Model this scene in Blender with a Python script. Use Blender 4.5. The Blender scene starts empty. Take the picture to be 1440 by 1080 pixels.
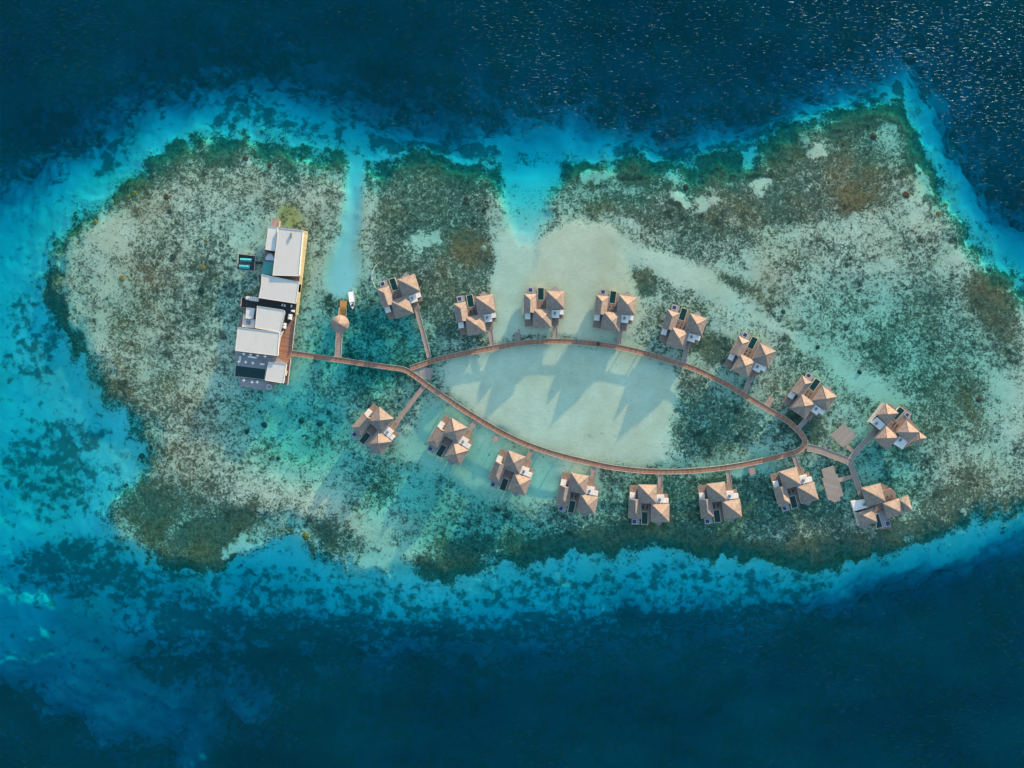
import bpy, bmesh, math, random
import numpy as np
from mathutils import Vector, Matrix

random.seed(7)
scene = bpy.context.scene
COL = scene.collection
R = math.radians

# ------------------------------------------------------------------ camera
S = 0.4            # metres on the water per pixel of the 1440 px photograph
H = 450.0          # drone height
def W(px, py, z=0.0):
    k = S * (H - z) / H
    return Vector(((px - 720) * k, (540 - py) * k, z))

cam_d = bpy.data.cameras.new('camera')
cam = bpy.data.objects.new('camera', cam_d)
COL.objects.link(cam)
cam.location = (0, 0, H)
cam_d.sensor_fit = 'HORIZONTAL'
cam_d.angle = 2 * math.atan(720 * S / H)
cam_d.clip_start = 1.0
cam_d.clip_end = 30000.0
scene.camera = cam

# ------------------------------------------------------------------ light
SUN_EL, SUN_AZ = 6.9, 30.0     # azimuth clockwise from the top of the picture (+Y)
world = bpy.data.worlds.new('World')
scene.world = world
world.use_nodes = True
wn = world.node_tree
bg = wn.nodes['Background']
sky = wn.nodes.new('ShaderNodeTexSky')
sky.sky_type = 'NISHITA'
sky.sun_disc = False
sky.sun_elevation = R(SUN_EL)
sky.sun_rotation = R(SUN_AZ)
sky.air_density = 1.0
sky.dust_density = 0.6
sky.ozone_density = 1.6
wn.links.new(sky.outputs[0], bg.inputs[0])
bg.inputs[1].default_value = 0.15
sd = bpy.data.lights.new('sun', 'SUN')
sd.energy = 4.2
sd.angle = R(0.8)
sd.color = (1.0, 0.72, 0.46)
sun = bpy.data.objects.new('sun', sd)
COL.objects.link(sun)
sdir = Vector((math.sin(R(SUN_AZ)) * math.cos(R(SUN_EL)), math.cos(R(SUN_AZ)) * math.cos(R(SUN_EL)), math.sin(R(SUN_EL))))
sun.rotation_euler = sdir.to_track_quat('Z', 'Y').to_euler()
sun.location = sdir * 800
scene.view_settings.view_transform = 'Standard'
scene.view_settings.look = 'None'
scene.view_settings.exposure = 2.1
scene.view_settings.gamma = 1.0
scene.cycles.max_bounces = 6
scene.cycles.transparent_max_bounces = 8
scene.cycles.caustics_reflective = False
scene.cycles.caustics_refractive = False
scene.cycles.sample_clamp_indirect = 4.0

# ------------------------------------------------------------------ materials
class NT:
    """small helper that writes node trees"""
    def __init__(self, name):
        self.m = bpy.data.materials.new(name)
        self.m.use_nodes = True
        self.t = self.m.node_tree
        self.t.nodes.clear()
        self.out = self.t.nodes.new('ShaderNodeOutputMaterial')
    def n(self, kind, **kw):
        nd = self.t.nodes.new('ShaderNode' + kind)
        for k, v in kw.items():
            setattr(nd, k, v)
        return nd
    def put(self, sock, v):
        if hasattr(v, 'is_output') or isinstance(v, bpy.types.NodeSocket):
            self.t.links.new(v, sock)
        elif isinstance(v, (tuple, list)) and len(v) == 3 and sock.type == 'RGBA':
            sock.default_value = (*v, 1)
        else:
            sock.default_value = v
    def math(self, op, a, b=0.0, c=0.0, clamp=False):
        nd = self.n('Math', operation=op, use_clamp=clamp)
        self.put(nd.inputs[0], a); self.put(nd.inputs[1], b); self.put(nd.inputs[2], c)
        return nd.outputs[0]
    def attr(self, name):
        nd = self.n('Attribute', attribute_type='GEOMETRY', attribute_name=name)
        return nd.outputs['Fac']
    def mix(self, f, a, b, blend='MIX'):
        nd = self.n('Mix', data_type='RGBA', blend_type=blend)
        nd.clamp_factor = True
        self.put(nd.inputs[0], f); self.put(nd.inputs[6], a); self.put(nd.inputs[7], b)
        return nd.outputs[2]
    def noise(self, vec, scale, detail=2.0, rough=0.5, dist=0.0):
        nd = self.n('TexNoise')
        if vec is not None: self.put(nd.inputs['Vector'], vec)
        nd.inputs['Scale'].default_value = scale
        nd.inputs['Detail'].default_value = detail
        nd.inputs['Roughness'].default_value = rough
        nd.inputs['Distortion'].default_value = dist
        return nd.outputs['Fac']
    def mapping(self, vec, rot=(0, 0, 0), scale=(1, 1, 1), loc=(0, 0, 0)):
        nd = self.n('Mapping')
        self.put(nd.inputs[0], vec)
        nd.inputs['Rotation'].default_value = rot
        nd.inputs['Scale'].default_value = scale
        nd.inputs['Location'].default_value = loc
        return nd.outputs[0]
    def sstep(self, v, a, b):
        nd = self.n('MapRange', interpolation_type='SMOOTHSTEP')
        self.put(nd.inputs[0], v); self.put(nd.inputs[1], a); self.put(nd.inputs[2], b)
        return nd.outputs[0]
    def pos(self):
        return self.n('NewGeometry').outputs['Position']
    def obj(self):
        return self.n('TexCoord').outputs['Object']
    def uv(self):
        return self.n('TexCoord').outputs['UV']
    def surf(self, color, rough=0.7, spec=0.3, bump=None, bstr=0.3, bdist=0.1):
        p = self.n('BsdfPrincipled')
        self.put(p.inputs['Base Color'], color)
        self.put(p.inputs['Roughness'], rough)
        p.inputs['Specular IOR Level'].default_value = spec
        if bump is not None:
            b = self.n('Bump')
            b.inputs['Strength'].default_value = bstr
            b.inputs['Distance'].default_value = bdist
            self.put(b.inputs['Height'], bump)
            self.t.links.new(b.outputs[0], p.inputs['Normal'])
        self.t.links.new(p.outputs[0], self.out.inputs[0])
        return self.m

def simple(name, col, var=0.25, scale=0.7, rough=0.7, spec=0.3, col2=None):
    t = NT(name)
    nf = t.noise(t.pos(), scale, 4, 0.6)
    f = t.sstep(nf, 0.3, 0.7)
    c2 = col2 or tuple(c * (1 - var) for c in col)
    c1 = tuple(min(1, c * (1 + var * 0.5)) for c in col)
    return t.surf(t.mix(f, c2, c1), rough, spec)

def thatch_mat():
    t = NT('roof_shingles')
    p = t.pos()
    a = t.noise(p, 0.55, 4, 0.6)
    b = t.noise(p, 3.2, 3, 0.6)
    o = t.obj()
    sep = t.n('SeparateXYZ'); t.put(sep.inputs[0], o)
    wv = t.math('SINE', t.math('MULTIPLY', sep.outputs[2], 22.0))
    f = t.math('ADD', t.math('MULTIPLY', a, 0.6), t.math('MULTIPLY', b, 0.55))
    f = t.math('ADD', f, t.math('MULTIPLY', wv, 0.05))
    f = t.sstep(f, 0.35, 0.8)
    c = t.mix(f, (0.15, 0.122, 0.106), (0.265, 0.222, 0.19))
    rnd = t.n('ObjectInfo').outputs['Random']
    hs = t.n('HueSaturation'); t.put(hs.inputs['Color'], c)
    t.put(hs.inputs['Value'], t.math('MULTIPLY_ADD', rnd, 0.22, 0.88)); t.put(hs.inputs['Saturation'], t.math('MULTIPLY_ADD', rnd, 0.3, 0.85))
    w = t.sstep(t.noise(p, 0.30, 3, 0.65), 0.50, 0.72)
    c = t.mix(t.math('MULTIPLY', w, 0.35), hs.outputs[0], (0.13, 0.12, 0.11))
    return t.surf(c, 0.9, 0.1, b, 0.5, 0.15)

def plank_mat(name, c1, c2, board=0.9, joint=None):
    t = NT(name)
    uv = t.uv()
    sep = t.n('SeparateXYZ'); t.put(sep.inputs[0], uv)
    s = sep.outputs[0]
    # one tone per group of boards
    comb = t.n('CombineXYZ')
    t.put(comb.inputs[0], t.math('FLOOR', t.math('MULTIPLY', s, 1 / board)))
    wn_ = t.n('TexWhiteNoise', noise_dimensions='3D')
    t.put(wn_.inputs['Vector'], comb.outputs[0])
    v = wn_.outputs['Value']
    g = t.noise(t.pos(), 1.6, 4, 0.6)
    big = t.noise(t.pos(), 0.06, 2, 0.5)
    f = t.math('ADD', t.math('MULTIPLY', v, 0.5), t.math('MULTIPLY', g, 0.5))
    c = t.mix(f, c1, c2)
    c = t.mix(t.math('MULTIPLY', t.sstep(big, 0.4, 0.65), 0.30), c, (0.20, 0.165, 0.14))
    if joint:
        fr = t.math('FRACT', t.math('MULTIPLY', s, 1 / joint))
        j = t.math('LESS_THAN', fr, 0.09)
        c = t.mix(t.math('MULTIPLY', j, 0.55), c, (0.34, 0.30, 0.26))
    gap = t.math('FRACT', t.math('MULTIPLY', s, 1 / 0.3))
    gp = t.math('LESS_THAN', gap, 0.12)
    c = t.mix(t.math('MULTIPLY', gp, 0.5), c, (0.05, 0.04, 0.035))
    return t.surf(c, 0.75, 0.2)

def pool_mat(name, col, rough=0.06):
    t = NT(name)
    nz = t.noise(t.pos(), 1.4, 2)
    return t.surf(t.mix(nz, tuple(c * 0.6 for c in col), tuple(c * 1.4 for c in col)), rough, 0.5, nz, 0.15, 0.05)

M = {}
M['thatch'] = thatch_mat()
M['ridge'] = simple('ridge_tiles', (0.27, 0.223, 0.19), 0.3, 2.0, 0.85)
M['gutter'] = simple('pale_eave_board', (0.36, 0.325, 0.29), 0.2, 1.5)
M['wall'] = simple('cream_wall', (0.42, 0.39, 0.345), 0.15)
M['white'] = simple('white_flat_roof', (0.64, 0.61, 0.55), 0.10, 0.35, 0.6)
def sheet_roof_mat(name, col):
    t = NT(name); p = t.pos()
    sep = t.n('SeparateXYZ'); t.put(sep.inputs[0], t.mapping(p, (0, 0, R(9))))
    fr = t.math('FRACT', t.math('MULTIPLY', sep.outputs[0], 1 / 2.1))
    seam = t.math('LESS_THAN', fr, 0.07)
    st = t.sstep(t.noise(t.mapping(p, (0, 0, R(9)), (1.6, 0.25, 1)), 0.5, 4, 0.65), 0.48, 0.75)
    bl = t.sstep(t.noise(p, 0.16, 4, 0.6), 0.45, 0.7)
    c = t.mix(t.math('MULTIPLY', st, 0.16), col, (0.30, 0.29, 0.26))
    c = t.mix(t.math('MULTIPLY', bl, 0.10), c, (0.36, 0.33, 0.28))
    c = t.mix(t.math('MULTIPLY', seam, 0.22), c, (0.28, 0.28, 0.27))
    return t.surf(c, 0.6, 0.3)
M['white2'] = sheet_roof_mat('white_sheet_roof', (0.50, 0.485, 0.44))
M['white2_plain'] = simple('white_membrane', (0.475, 0.465, 0.43), 0.05, 0.10, 0.6)
M['white3'] = simple('white_membrane_bright', (0.52, 0.52, 0.48), 0.05, 0.12, 0.6)
M['grey'] = simple('grey_metal', (0.16, 0.17, 0.18), 0.35, 1.5, 0.5)
M['dark'] = simple('dark_service_deck', (0.035, 0.037, 0.04), 0.5, 0.9, 0.7)
M['deck'] = plank_mat('timber_decking', (0.20, 0.080, 0.042), (0.36, 0.180, 0.108), 0.9, 2.4)
M['deck_pale'] = plank_mat('pale_timber_decking', (0.24, 0.175, 0.14), (0.35, 0.27, 0.225), 0.9)
M['deck_grey'] = plank_mat('weathered_decking', (0.20, 0.18, 0.155), (0.30, 0.265, 0.23), 1.1)
M['deck_villa'] = simple('villa_timber', (0.22, 0.16, 0.125), 0.35, 1.8, 0.75)
M['terrace'] = simple('grey_terrace_tiles', (0.24, 0.235, 0.235), 0.2, 1.2, 0.7)
M['rail'] = simple('pale_timber_rail', (0.36, 0.325, 0.285), 0.25, 1.2)
M['pile'] = simple('concrete_pile', (0.28, 0.26, 0.23), 0.3, 0.8)
M['pool'] = pool_mat('dark_pool_water', (0.003, 0.030, 0.023))
M['bigpool'] = pool_mat('black_pool_water', (0.004, 0.03, 0.032))
M['poolrim'] = simple('pool_coping', (0.44, 0.43, 0.37), 0.12, 1.5)
M['tub'] = pool_mat('blue_tub_water', (0.015, 0.04, 0.13))
M['teal'] = simple('teal_canvas', (0.06, 0.27, 0.25), 0.2, 1.0, 0.5)
M['teal_bright'] = simple('bright_teal_canvas', (0.022, 0.27, 0.28), 0.3, 0.9, 0.4)
M['lilac'] = simple('pale_lilac_canvas', (0.46, 0.47, 0.52), 0.15, 1.0)
M['orange_deck'] = plank_mat('golden_lit_timber', (0.36, 0.17, 0.04), (0.50, 0.27, 0.08), 0.8, 3.5)  # warm light on the landing stage painted into the timber colour
M['sunlit_yellow'] = simple('painted_sun_yellow', (0.52, 0.45, 0.25), 0.2, 0.5)  # yellow light on the walk strips painted into the base colour
M['hull'] = simple('white_gelcoat', (0.78, 0.77, 0.75), 0.06, 1.5, 0.25, 0.5)
M['cushion'] = simple('dark_upholstery', (0.03, 0.032, 0.035), 0.3, 3)
M['parasol'] = simple('white_canvas', (0.78, 0.78, 0.76), 0.06, 2)
M['rubber'] = simple('black_rubber', (0.02, 0.02, 0.02), 0.2, 3)
M['rope'] = simple('pale_hose', (0.55, 0.55, 0.50), 0.2, 1)

# ------------------------------------------------------------------ mesh helpers
def mesh_obj(name, bm, mat, parent=None, recalc=True):
    if recalc:
        bmesh.ops.recalc_face_normals(bm, faces=bm.faces)
    me = bpy.data.meshes.new(name)
    bm.to_mesh(me); bm.free()
    for m_ in (mat if isinstance(mat, list) else [mat]):
        me.materials.append(m_)
    o = bpy.data.objects.new(name, me)
    COL.objects.link(o)
    if parent: o.parent = parent
    return o

def thing(name, label, cat, loc=(0, 0, 0), rotz=0.0, group=None):
    o = bpy.data.objects.new(name, None)
    o.empty_display_size = 0.5
    COL.objects.link(o)
    o.location = loc; o.rotation_euler = (0, 0, rotz)
    o['label'] = label; o['category'] = cat
    if group: o['group'] = group
    return o

def tag(o, label, cat, group=None):
    o['label'] = label; o['category'] = cat
    if group: o['group'] = group
    return o

def copy_tree(o, parent=None):
    c = o.copy(); COL.objects.link(c)
    if parent is not None: c.parent = parent
    for ch in list(o.children):
        copy_tree(ch, c)
    return c

def box(bm, x0, x1, y0, y1, z0, z1):
    vs = [bm.verts.new((x, y, z)) for z in (z0, z1) for x, y in ((x0, y0), (x1, y0), (x1, y1), (x0, y1))]
    for f in ((0, 3, 2, 1), (4, 5, 6, 7), (0, 1, 5, 4), (1, 2, 6, 5), (2, 3, 7, 6), (3, 0, 4, 7)):
        bm.faces.new([vs[i] for i in f])

def prism(bm, pts, z0, z1):
    """pts: list of (x, y)"""
    lo = [bm.verts.new((p[0], p[1], z0)) for p in pts]
    hi = [bm.verts.new((p[0], p[1], z1)) for p in pts]
    bm.faces.new(lo[::-1]); bm.faces.new(hi)
    n = len(pts)
    for i in range(n):
        bm.faces.new((lo[i], lo[(i + 1) % n], hi[(i + 1) % n], hi[i]))

def bar(bm, a, b, w, h):
    a, b = Vector(a), Vector(b)
    d = (b - a)
    if d.length < 1e-6: return
    d.normalize()
    side = d.cross(Vector((0, 0, 1)))
    if side.length < 1e-3: side = Vector((1, 0, 0))
    side.normalize(); up = side.cross(d).normalized()
    vs = []
    for p in (a, b):
        for sx, sz in ((-1, -1), (1, -1), (1, 1), (-1, 1)):
            vs.append(bm.verts.new(p + side * sx * w / 2 + up * sz * h / 2))
    for f in ((0, 1, 2, 3), (7, 6, 5, 4), (0, 4, 5, 1), (1, 5, 6, 2), (2, 6, 7, 3), (3, 7, 4, 0)):
        bm.faces.new([vs[i] for i in f])

def cyl(bm, x, y, z0, z1, r, n=10):
    lo = [bm.verts.new((x + r * math.cos(2 * math.pi * i / n), y + r * math.sin(2 * math.pi * i / n), z0)) for i in range(n)]
    hi = [bm.verts.new((v.co.x, v.co.y, z1)) for v in lo]
    bm.faces.new(lo[::-1]); bm.faces.new(hi)
    for i in range(n):
        bm.faces.new((lo[i], lo[(i + 1) % n], hi[(i + 1) % n], hi[i]))

def planar_uv(o, ang=0.0):
    me = o.data
    uv = me.uv_layers.new(name='UVMap')
    ca, sa = math.cos(ang), math.sin(ang)
    for l in me.loops:
        c = me.vertices[l.vertex_index].co
        uv.data[l.index].uv = (c.x * ca + c.y * sa, -c.x * sa + c.y * ca)

def ring(bm, pts, w, z0, z1):
    """rim of width w inside a convex polygon"""
    n = len(pts)
    P = [Vector((p[0], p[1])) for p in pts]
    area = sum(P[i].x * P[(i + 1) % n].y - P[(i + 1) % n].x * P[i].y for i in range(n))
    s = 1 if area > 0 else -1
    inn = []
    for i in range(n):
        e0 = (P[i] - P[i - 1]).normalized(); e1 = (P[(i + 1) % n] - P[i]).normalized()
        n0 = Vector((-e0.y, e0.x)) * s; n1 = Vector((-e1.y, e1.x)) * s
        b = (n0 + n1); k = w / max(0.3, (1 + n0.dot(n1)))
        inn.append(P[i] + b * k)
    for i in range(n):
        j = (i + 1) % n
        prism(bm, [P[i], P[j], inn[j], inn[i]], z0, z1)
    return inn

# ------------------------------------------------------------------ numpy fields over the photo plane
GX0, GX1, GY0, GY1, GS = -160, 1600, -140, 1220, 2.5
gx = np.arange(GX0, GX1 + 0.1, GS); gy = np.arange(GY0, GY1 + 0.1, GS)
PX, PY = np.meshgrid(gx, gy)
CS = 5.0
cx_ = np.arange(GX0 - 80, GX1 + 81, CS); cy_ = np.arange(GY0 - 80, GY1 + 81, CS)
CX, CY = np.meshgrid(cx_, cy_)

def vnoise(x, y, scale, seed):
    rng = np.random.RandomState(seed)
    T = 256
    tab = rng.rand(T, T)
    u = x / scale + 1000.37; v = y / scale + 1000.71
    i = np.floor(u).astype(int); j = np.floor(v).astype(int)
    fu = u - i; fv = v - j
    fu = fu * fu * (3 - 2 * fu); fv = fv * fv * (3 - 2 * fv)
    a = tab[j % T, i % T]; b = tab[j % T, (i + 1) % T]; c = tab[(j + 1) % T, i % T]; d = tab[(j + 1) % T, (i + 1) % T]
    return (a * (1 - fu) + b * fu) * (1 - fv) + (c * (1 - fu) + d * fu) * fv

def fbm(x, y, scale, seed, octv=4, g=0.55):
    s = 0; amp = 1; tot = 0
    for k in range(octv):
        s = s + amp * vnoise(x, y, scale / 2 ** k, seed + 17 * k); tot += amp; amp *= g
    return s / tot * 2 - 1

def bil(field, x, y):
    u = np.clip((x - cx_[0]) / CS, 0, len(cx_) - 1.001); v = np.clip((y - cy_[0]) / CS, 0, len(cy_) - 1.001)
    i = u.astype(int); j = v.astype(int); fu = u - i; fv = v - j
    return (field[j, i] * (1 - fu) + field[j, i + 1] * fu) * (1 - fv) + (field[j + 1, i] * (1 - fu) + field[j + 1, i + 1] * fu) * fv

def sd_poly(pts):
    P = np.array(pts, float); n = len(P)
    d2 = np.full(CX.shape, 1e12); inside = np.zeros(CX.shape, bool)
    for k in range(n):
        a, b = P[k], P[(k + 1) % n]
        e = b - a; L = max(e @ e, 1e-9)
        t = np.clip(((CX - a[0]) * e[0] + (CY - a[1]) * e[1]) / L, 0, 1)
        d2 = np.minimum(d2, (CX - a[0] - t * e[0]) ** 2 + (CY - a[1] - t * e[1]) ** 2)
        c = ((a[1] > CY) != (b[1] > CY))
        with np.errstate(divide='ignore', invalid='ignore'):
            xi = (b[0] - a[0]) * (CY - a[1]) / (b[1] - a[1]) + a[0]
        inside ^= c & (CX < xi)
    d = np.sqrt(d2)
    return np.where(inside, d, -d)

def sd_line(pts):
    P = np.array(pts, float)
    d = np.full(CX.shape, 1e12); wd = np.zeros(CX.shape)
    for k in range(len(P) - 1):
        a, b = P[k], P[k + 1]
        e = (b - a)[:2]; L = max(e @ e, 1e-9)
        t = np.clip(((CX - a[0]) * e[0] + (CY - a[1]) * e[1]) / L, 0, 1)
        dd = np.hypot(CX - a[0] - t * e[0], CY - a[1] - t * e[1]) - (a[2] + t * (b[2] - a[2]))
        d = np.minimum(d, dd)
    return -d

def ss(v, a, b):
    t = np.clip((v - a) / (b - a), 0, 1)
    return t * t * (3 - 2 * t)

N1x = fbm(PX, PY, 60, 11, 5); N1y = fbm(PX, PY, 60, 29, 5)
N2x = fbm(PX, PY, 18, 41, 3); N2y = fbm(PX, PY, 18, 53, 3)
WX = PX + 16 * N1x + 5 * N2x; WY = PY + 16 * N1y + 5 * N2y         # strongly warped
VX = PX + 5 * N1x + 3 * N2x; VY = PY + 5 * N1y + 3 * N2y           # gently warped

def poly(pts, f=8, strong=True):
    s = bil(sd_poly(pts), WX if strong else VX, WY if strong else VY)
    return ss(s, -f, f)
def line(pts, f=6, strong=False):
    s = bil(sd_line(pts), WX if strong else VX, WY if strong else VY)
    return ss(s, -f, f)
def blob(x, y, rx, ry=None, ang=0, hard=0.0):
    ry = ry or rx; a = R(ang); ca, sa = math.cos(a), math.sin(a)
    dx = WX - x; dy = WY - y
    u = (dx * ca + dy * sa) / rx; v = (-dx * sa + dy * ca) / ry
    r = np.sqrt(u * u + v * v)
    return 1 - ss(r, hard, 1.0)

REEF = [(60,395),(70,345),(95,310),(130,285),(165,262),(185,238),(215,215),(250,195),(290,187),(310,194),(335,176),(370,186),
 (420,203),(470,208),(520,226),(560,217),(600,217),(650,225),(705,220),(745,235),(795,228),(830,222),(870,216),(930,226),(960,240),(1000,215),
 (1050,215),(1090,192),(1140,170),(1180,150),(1230,140),(1265,130),(1290,150),(1310,190),(1320,220),(1335,260),(1350,290),
 (1375,330),(1400,365),(1445,395),(1600,470),(1640,640),(1600,690),(1440,722),(1400,737),(1350,752),(1290,772),(1230,787),(1180,790),(1130,800),
 (1080,790),(1030,785),(970,778),(920,770),(860,778),(810,775),(760,790),(700,803),(640,813),(570,820),(510,810),(480,790),
 (440,775),(400,757),(370,765),(340,790),(300,805),(240,805),(200,790),(165,762),(150,715),(160,690),(188,668),(203,640),
 (175,600),(140,560),(110,510),(80,460)]
DEEP = [(-400,330),(0,268),(60,225),(100,200),(160,175),(200,150),(260,135),(310,118),(350,115),(400,128),(450,140),(480,152),(520,170),
 (560,186),(620,193),(680,183),(720,165),(770,160),(810,175),(860,188),(920,192),(960,195),(1020,182),(1060,175),(1110,150),
 (1160,130),(1210,110),(1245,92),(1285,82),(1310,108),(1330,150),(1352,200),(1378,240),(1398,285),(1420,308),(1445,325),
 (1560,420),(1700,640),(1560,745),(1440,772),(1390,792),(1330,810),(1270,822),(1200,842),(1150,856),(1080,870),(1000,876),(940,882),
 (860,887),(800,892),(740,902),(660,905),(600,912),(540,912),(480,908),(430,910),(380,908),(330,908),(270,918),(230,928),(150,930),
 (60,925),(-20,945),(-400,930)]
groove = fbm(PX / 13.0 * 30, PY / 48.0 * 30, 30, 301, 3)
edge_n = 13 * fbm(PX, PY, 42, 303, 4, 0.6) + 9 * groove + 6 * fbm(PX, PY, 12, 305, 3)
sR = bil(sd_poly(REEF), WX, WY) + edge_n
sDp = bil(sd_poly(DEEP), WX, WY) + 14 * fbm(PX, PY, 46, 311, 4, 0.6) + 8 * groove

# --- depth in metres
t = np.clip(-sR / (np.maximum(-sR, 0) + np.maximum(sDp, 1.0)), 0, 1)
# the western shelf is broad and shallower than the northern wall
d_sh = np.interp(t, [0, .12, .35, .65, .85, 1], [3.0, 3.8, 5.0, 7.2, 10.5, 14.5])
west = ss(-PX, -190, -60) * ss(PY, 280, 380) * (1 - ss(PY, 700, 820))
d_west = 4.6 + 3.2 * ss(-PX, -150, 40) + 1.8 * fbm(PX, PY, 90, 77, 3)
d_sh = d_sh * (1 - west) + np.minimum(d_sh + 1, np.maximum(d_west, 2.6)) * west
south = ss(PY, 760, 800) * ss(-PX, -560, -380)
d_sh = d_sh + south * (0.2 + 1.1 * ss(PY, 810, 880)) * ss(-sR, 0, 40)
swd = ss(PY, 735, 840) * ss(-PX, -560, -250)
d_sh = d_sh + swd * (2.6 + 2.0 * fbm(PX, PY, 50, 88, 3))
d_out = 14.5 + np.maximum(-sDp, 0) * 0.38 * (1 + 0.5 * fbm(PX, PY, 40, 71, 3))
d_in = 1.40 + 1.70 * (1 - ss(sR, 2, 44 + 18 * ss(-PY, -330, -250))) + 0.55 * fbm(PX, PY, 62, 5, 4)
def deepen(d, m, v): return d * (1 - m) + v * m
def add_in(m, v):
    global d_in
    d_in = deepen(d_in, m, v)
add_in(blob(1270, 500, 230, 160, 20, .1), 2.5)
add_in(blob(1000, 700, 260, 80, 0, .2), 2.4)
add_in(blob(515, 490, 160, 120, 0, .25), 3.0)
add_in(blob(430, 600, 170, 110, 20, .25), 2.85)
add_in(blob(600, 690, 200, 80, 12, .3), 2.75)
add_in(blob(700, 755, 270, 60, 0, .2), 2.8)
add_in(blob(1010, 590, 110, 75, 0, .3), 2.1)
add_in(blob(1070, 690, 230, 60, 0, .3), 2.3)
add_in(blob(1250, 655, 95, 85, 0, .25), 2.6)
add_in(blob(1200, 520, 120, 45, 35, .2), 2.2)
add_in(blob(900, 720, 200, 60, 0, .2), 2.2)
add_in(blob(610, 300, 100, 80, 0, .2), 2.0)
add_in(blob(860, 265, 130, 40, 0, .2), 2.3)
add_in(blob(1240, 190, 80, 60, 30, .2), 2.2)
add_in(blob(230, 330, 120, 100, -30, .2), 1.2)
LAGOON = [(640,508),(690,494),(760,486),(840,488),(900,500),(935,520),(945,560),(942,610),(930,655),(880,656),(820,645),(760,628),(700,600),(655,572),(632,545)]
lag = poly(LAGOON, 15, True)
add_in(poly([(150,690),(215,672),(300,715),(420,745),(560,775),(540,820),(300,810),(165,765)], 20), 2.5)
add_in(lag, 1.15 + 0.12 * fbm(PX, PY, 60, 9, 2))
BEACH = [(778,330),(800,310),(830,312),(858,328),(872,360),(880,400),(892,440),(880,475),(800,472),(740,470),(735,430),(745,390),(762,355)]
beach = poly(BEACH, 12, True)
add_in(beach, 0.42)
TONGUE = [(705,330),(725,312),(748,318),(752,350),(745,400),(735,440),(728,472),(700,478),(690,470),(694,400),(700,360)]
tongue = poly(TONGUE, 8, False)
add_in(tongue, 1.25)
SSAND = [(560,628),(600,570),(640,575),(700,615),(780,655),(790,690),(740,705),(690,700),(650,682),(600,660)]
ssand = poly(SSAND, 18)
add_in(ssand, 2.4)
STREAK = [(860,345,8),(900,356,10),(950,378,12),(1010,412,12),(1060,440,9),(1110,470,8),(1180,520,10),(1260,570,12)]
streak = line(STREAK, 11, True)
add_in(streak * ss(-PX, -1080, -900), 1.15)
# sand cut in the northern rim and the narrow channel beside the building
CUT = [(722,180),(770,180),(800,215),(795,245),(780,275),(772,310),(755,335),(730,330),(722,290),(712,262),(702,245),(708,220)]
cut = poly(CUT, 15)
d_cut = np.interp(PY, [150, 195, 225, 250, 275, 300, 330], [14, 9.0, 6.0, 4.0, 3.0, 2.1, 1.2])
add_in(cut, d_cut)
CHAN = [(500,190,12),(500,225,11),(496,270,9),(490,320,10),(482,360,15),(478,395,22)]
chan = line(CHAN, 10)
d_ch = np.interp(PY, [190, 240, 300, 360, 420], [3.6, 2.5, 1.8, 1.35, 1.1])

east_edge = ss(PX, 1330, 1440) * ss(-PY, -420, -340)
d_in = d_in * np.where(d_in > 3.0, 1.0, 0.45 + 0.10 * ss(d_in, 1.2, 2.2) + 0.45 * ss(d_in, 2.4, 3.0))
add_in(np.maximum(chan, 0.9 * blob(478, 385, 42, 48, 0, .35)), d_ch)
depth = np.where(sR > 0, d_in, np.where(sDp > 0, d_sh, d_out))
inb = ss(sR, -6, 6)
depth = d_in * inb + np.where(sDp > 0, d_sh, d_out) * (1 - inb)
depth = np.where(cut > 0.02, deepen(depth, cut, d_cut), depth)
# the sunken ridge at the lower left
ridge = np.maximum.reduce([0.72 * line([(50,915,26),(110,955,22),(160,985,20),(225,1008,14)], 26, True),
                           0.6 * line([(240,1000,22),(262,1040,28),(250,1110,30)], 34, True),
                           0.55 * blob(140, 1010, 230, 120, 25, .1), 0.75 * blob(10, 915, 110, 60, 0, .2), 0.4 * blob(330, 1010, 90, 70, 0, .1)])
rm = np.clip(ridge, 0, 1) * (1 - inb)
depth = 1.0 / ((1 - rm) / depth + rm / (11.5 + 2.0 * fbm(PX, PY, 36, 63, 4)))
depth = depth * np.exp((0.38 - 0.2 * rm) * fbm(PX, PY, 34, 97, 4) * ss(depth, 4.5, 10))
depth = np.maximum(depth, 10.0 * ss(PY, 820, 870) * ss(-PX, -420, -300) * (1 - inb))
depth = np.clip(depth + 0.8 * fbm(PX, PY, 30, 91, 3) * ss(depth, 4, 9), 0.4, 46)

# --- coral cover (fine salt and pepper), bommies (blobs), brown algae, tan rubble
rim = 1 - ss(np.abs(sR - 12), 4, 22)
coral = 0.41 + 0.17 * fbm(PX, PY, 150, 2, 3) + 0.26 * fbm(PX, PY, 60, 3, 5, 0.6) + 0.12 * fbm(PX, PY, 16, 8, 3)
def setf(f, m, v): return f * (1 - m) + v * m
clump = fbm(PX, PY, 30, 14, 4, 0.6)
clump2 = fbm(PX, PY, 55, 15, 4, 0.6)
rimN = ss(sR, -10, 4) * (1 - ss(sR + 14 * clump2, 22, 62)) * ss(-PY, -330, -230) * ss(PX, 170, 230)
coral = coral * (1 - rimN) + rimN * (0.76 + 0.75 * clump)
rimW = ss(sR, -10, 4) * (1 - ss(sR, 10, 30)) * ss(-PX, -260, -160) * ss(-PY, -600, -420)
coral = coral * (1 - rimW) + rimW * (0.72 + 0.7 * clump)
rimS = ss(sR, -10, 4) * (1 - ss(sR, 22, 62)) * ss(PY, 690, 740)
coral = coral * (1 - rimS) + rimS * (0.80 + 0.85 * clump2)
sw = poly([(150,690),(215,672),(260,700),(300,730),(360,710),(420,745),(480,775),(540,770),(560,805),(480,790),(420,762),(370,758),(330,795),(230,803),(165,765)], 26)
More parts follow.
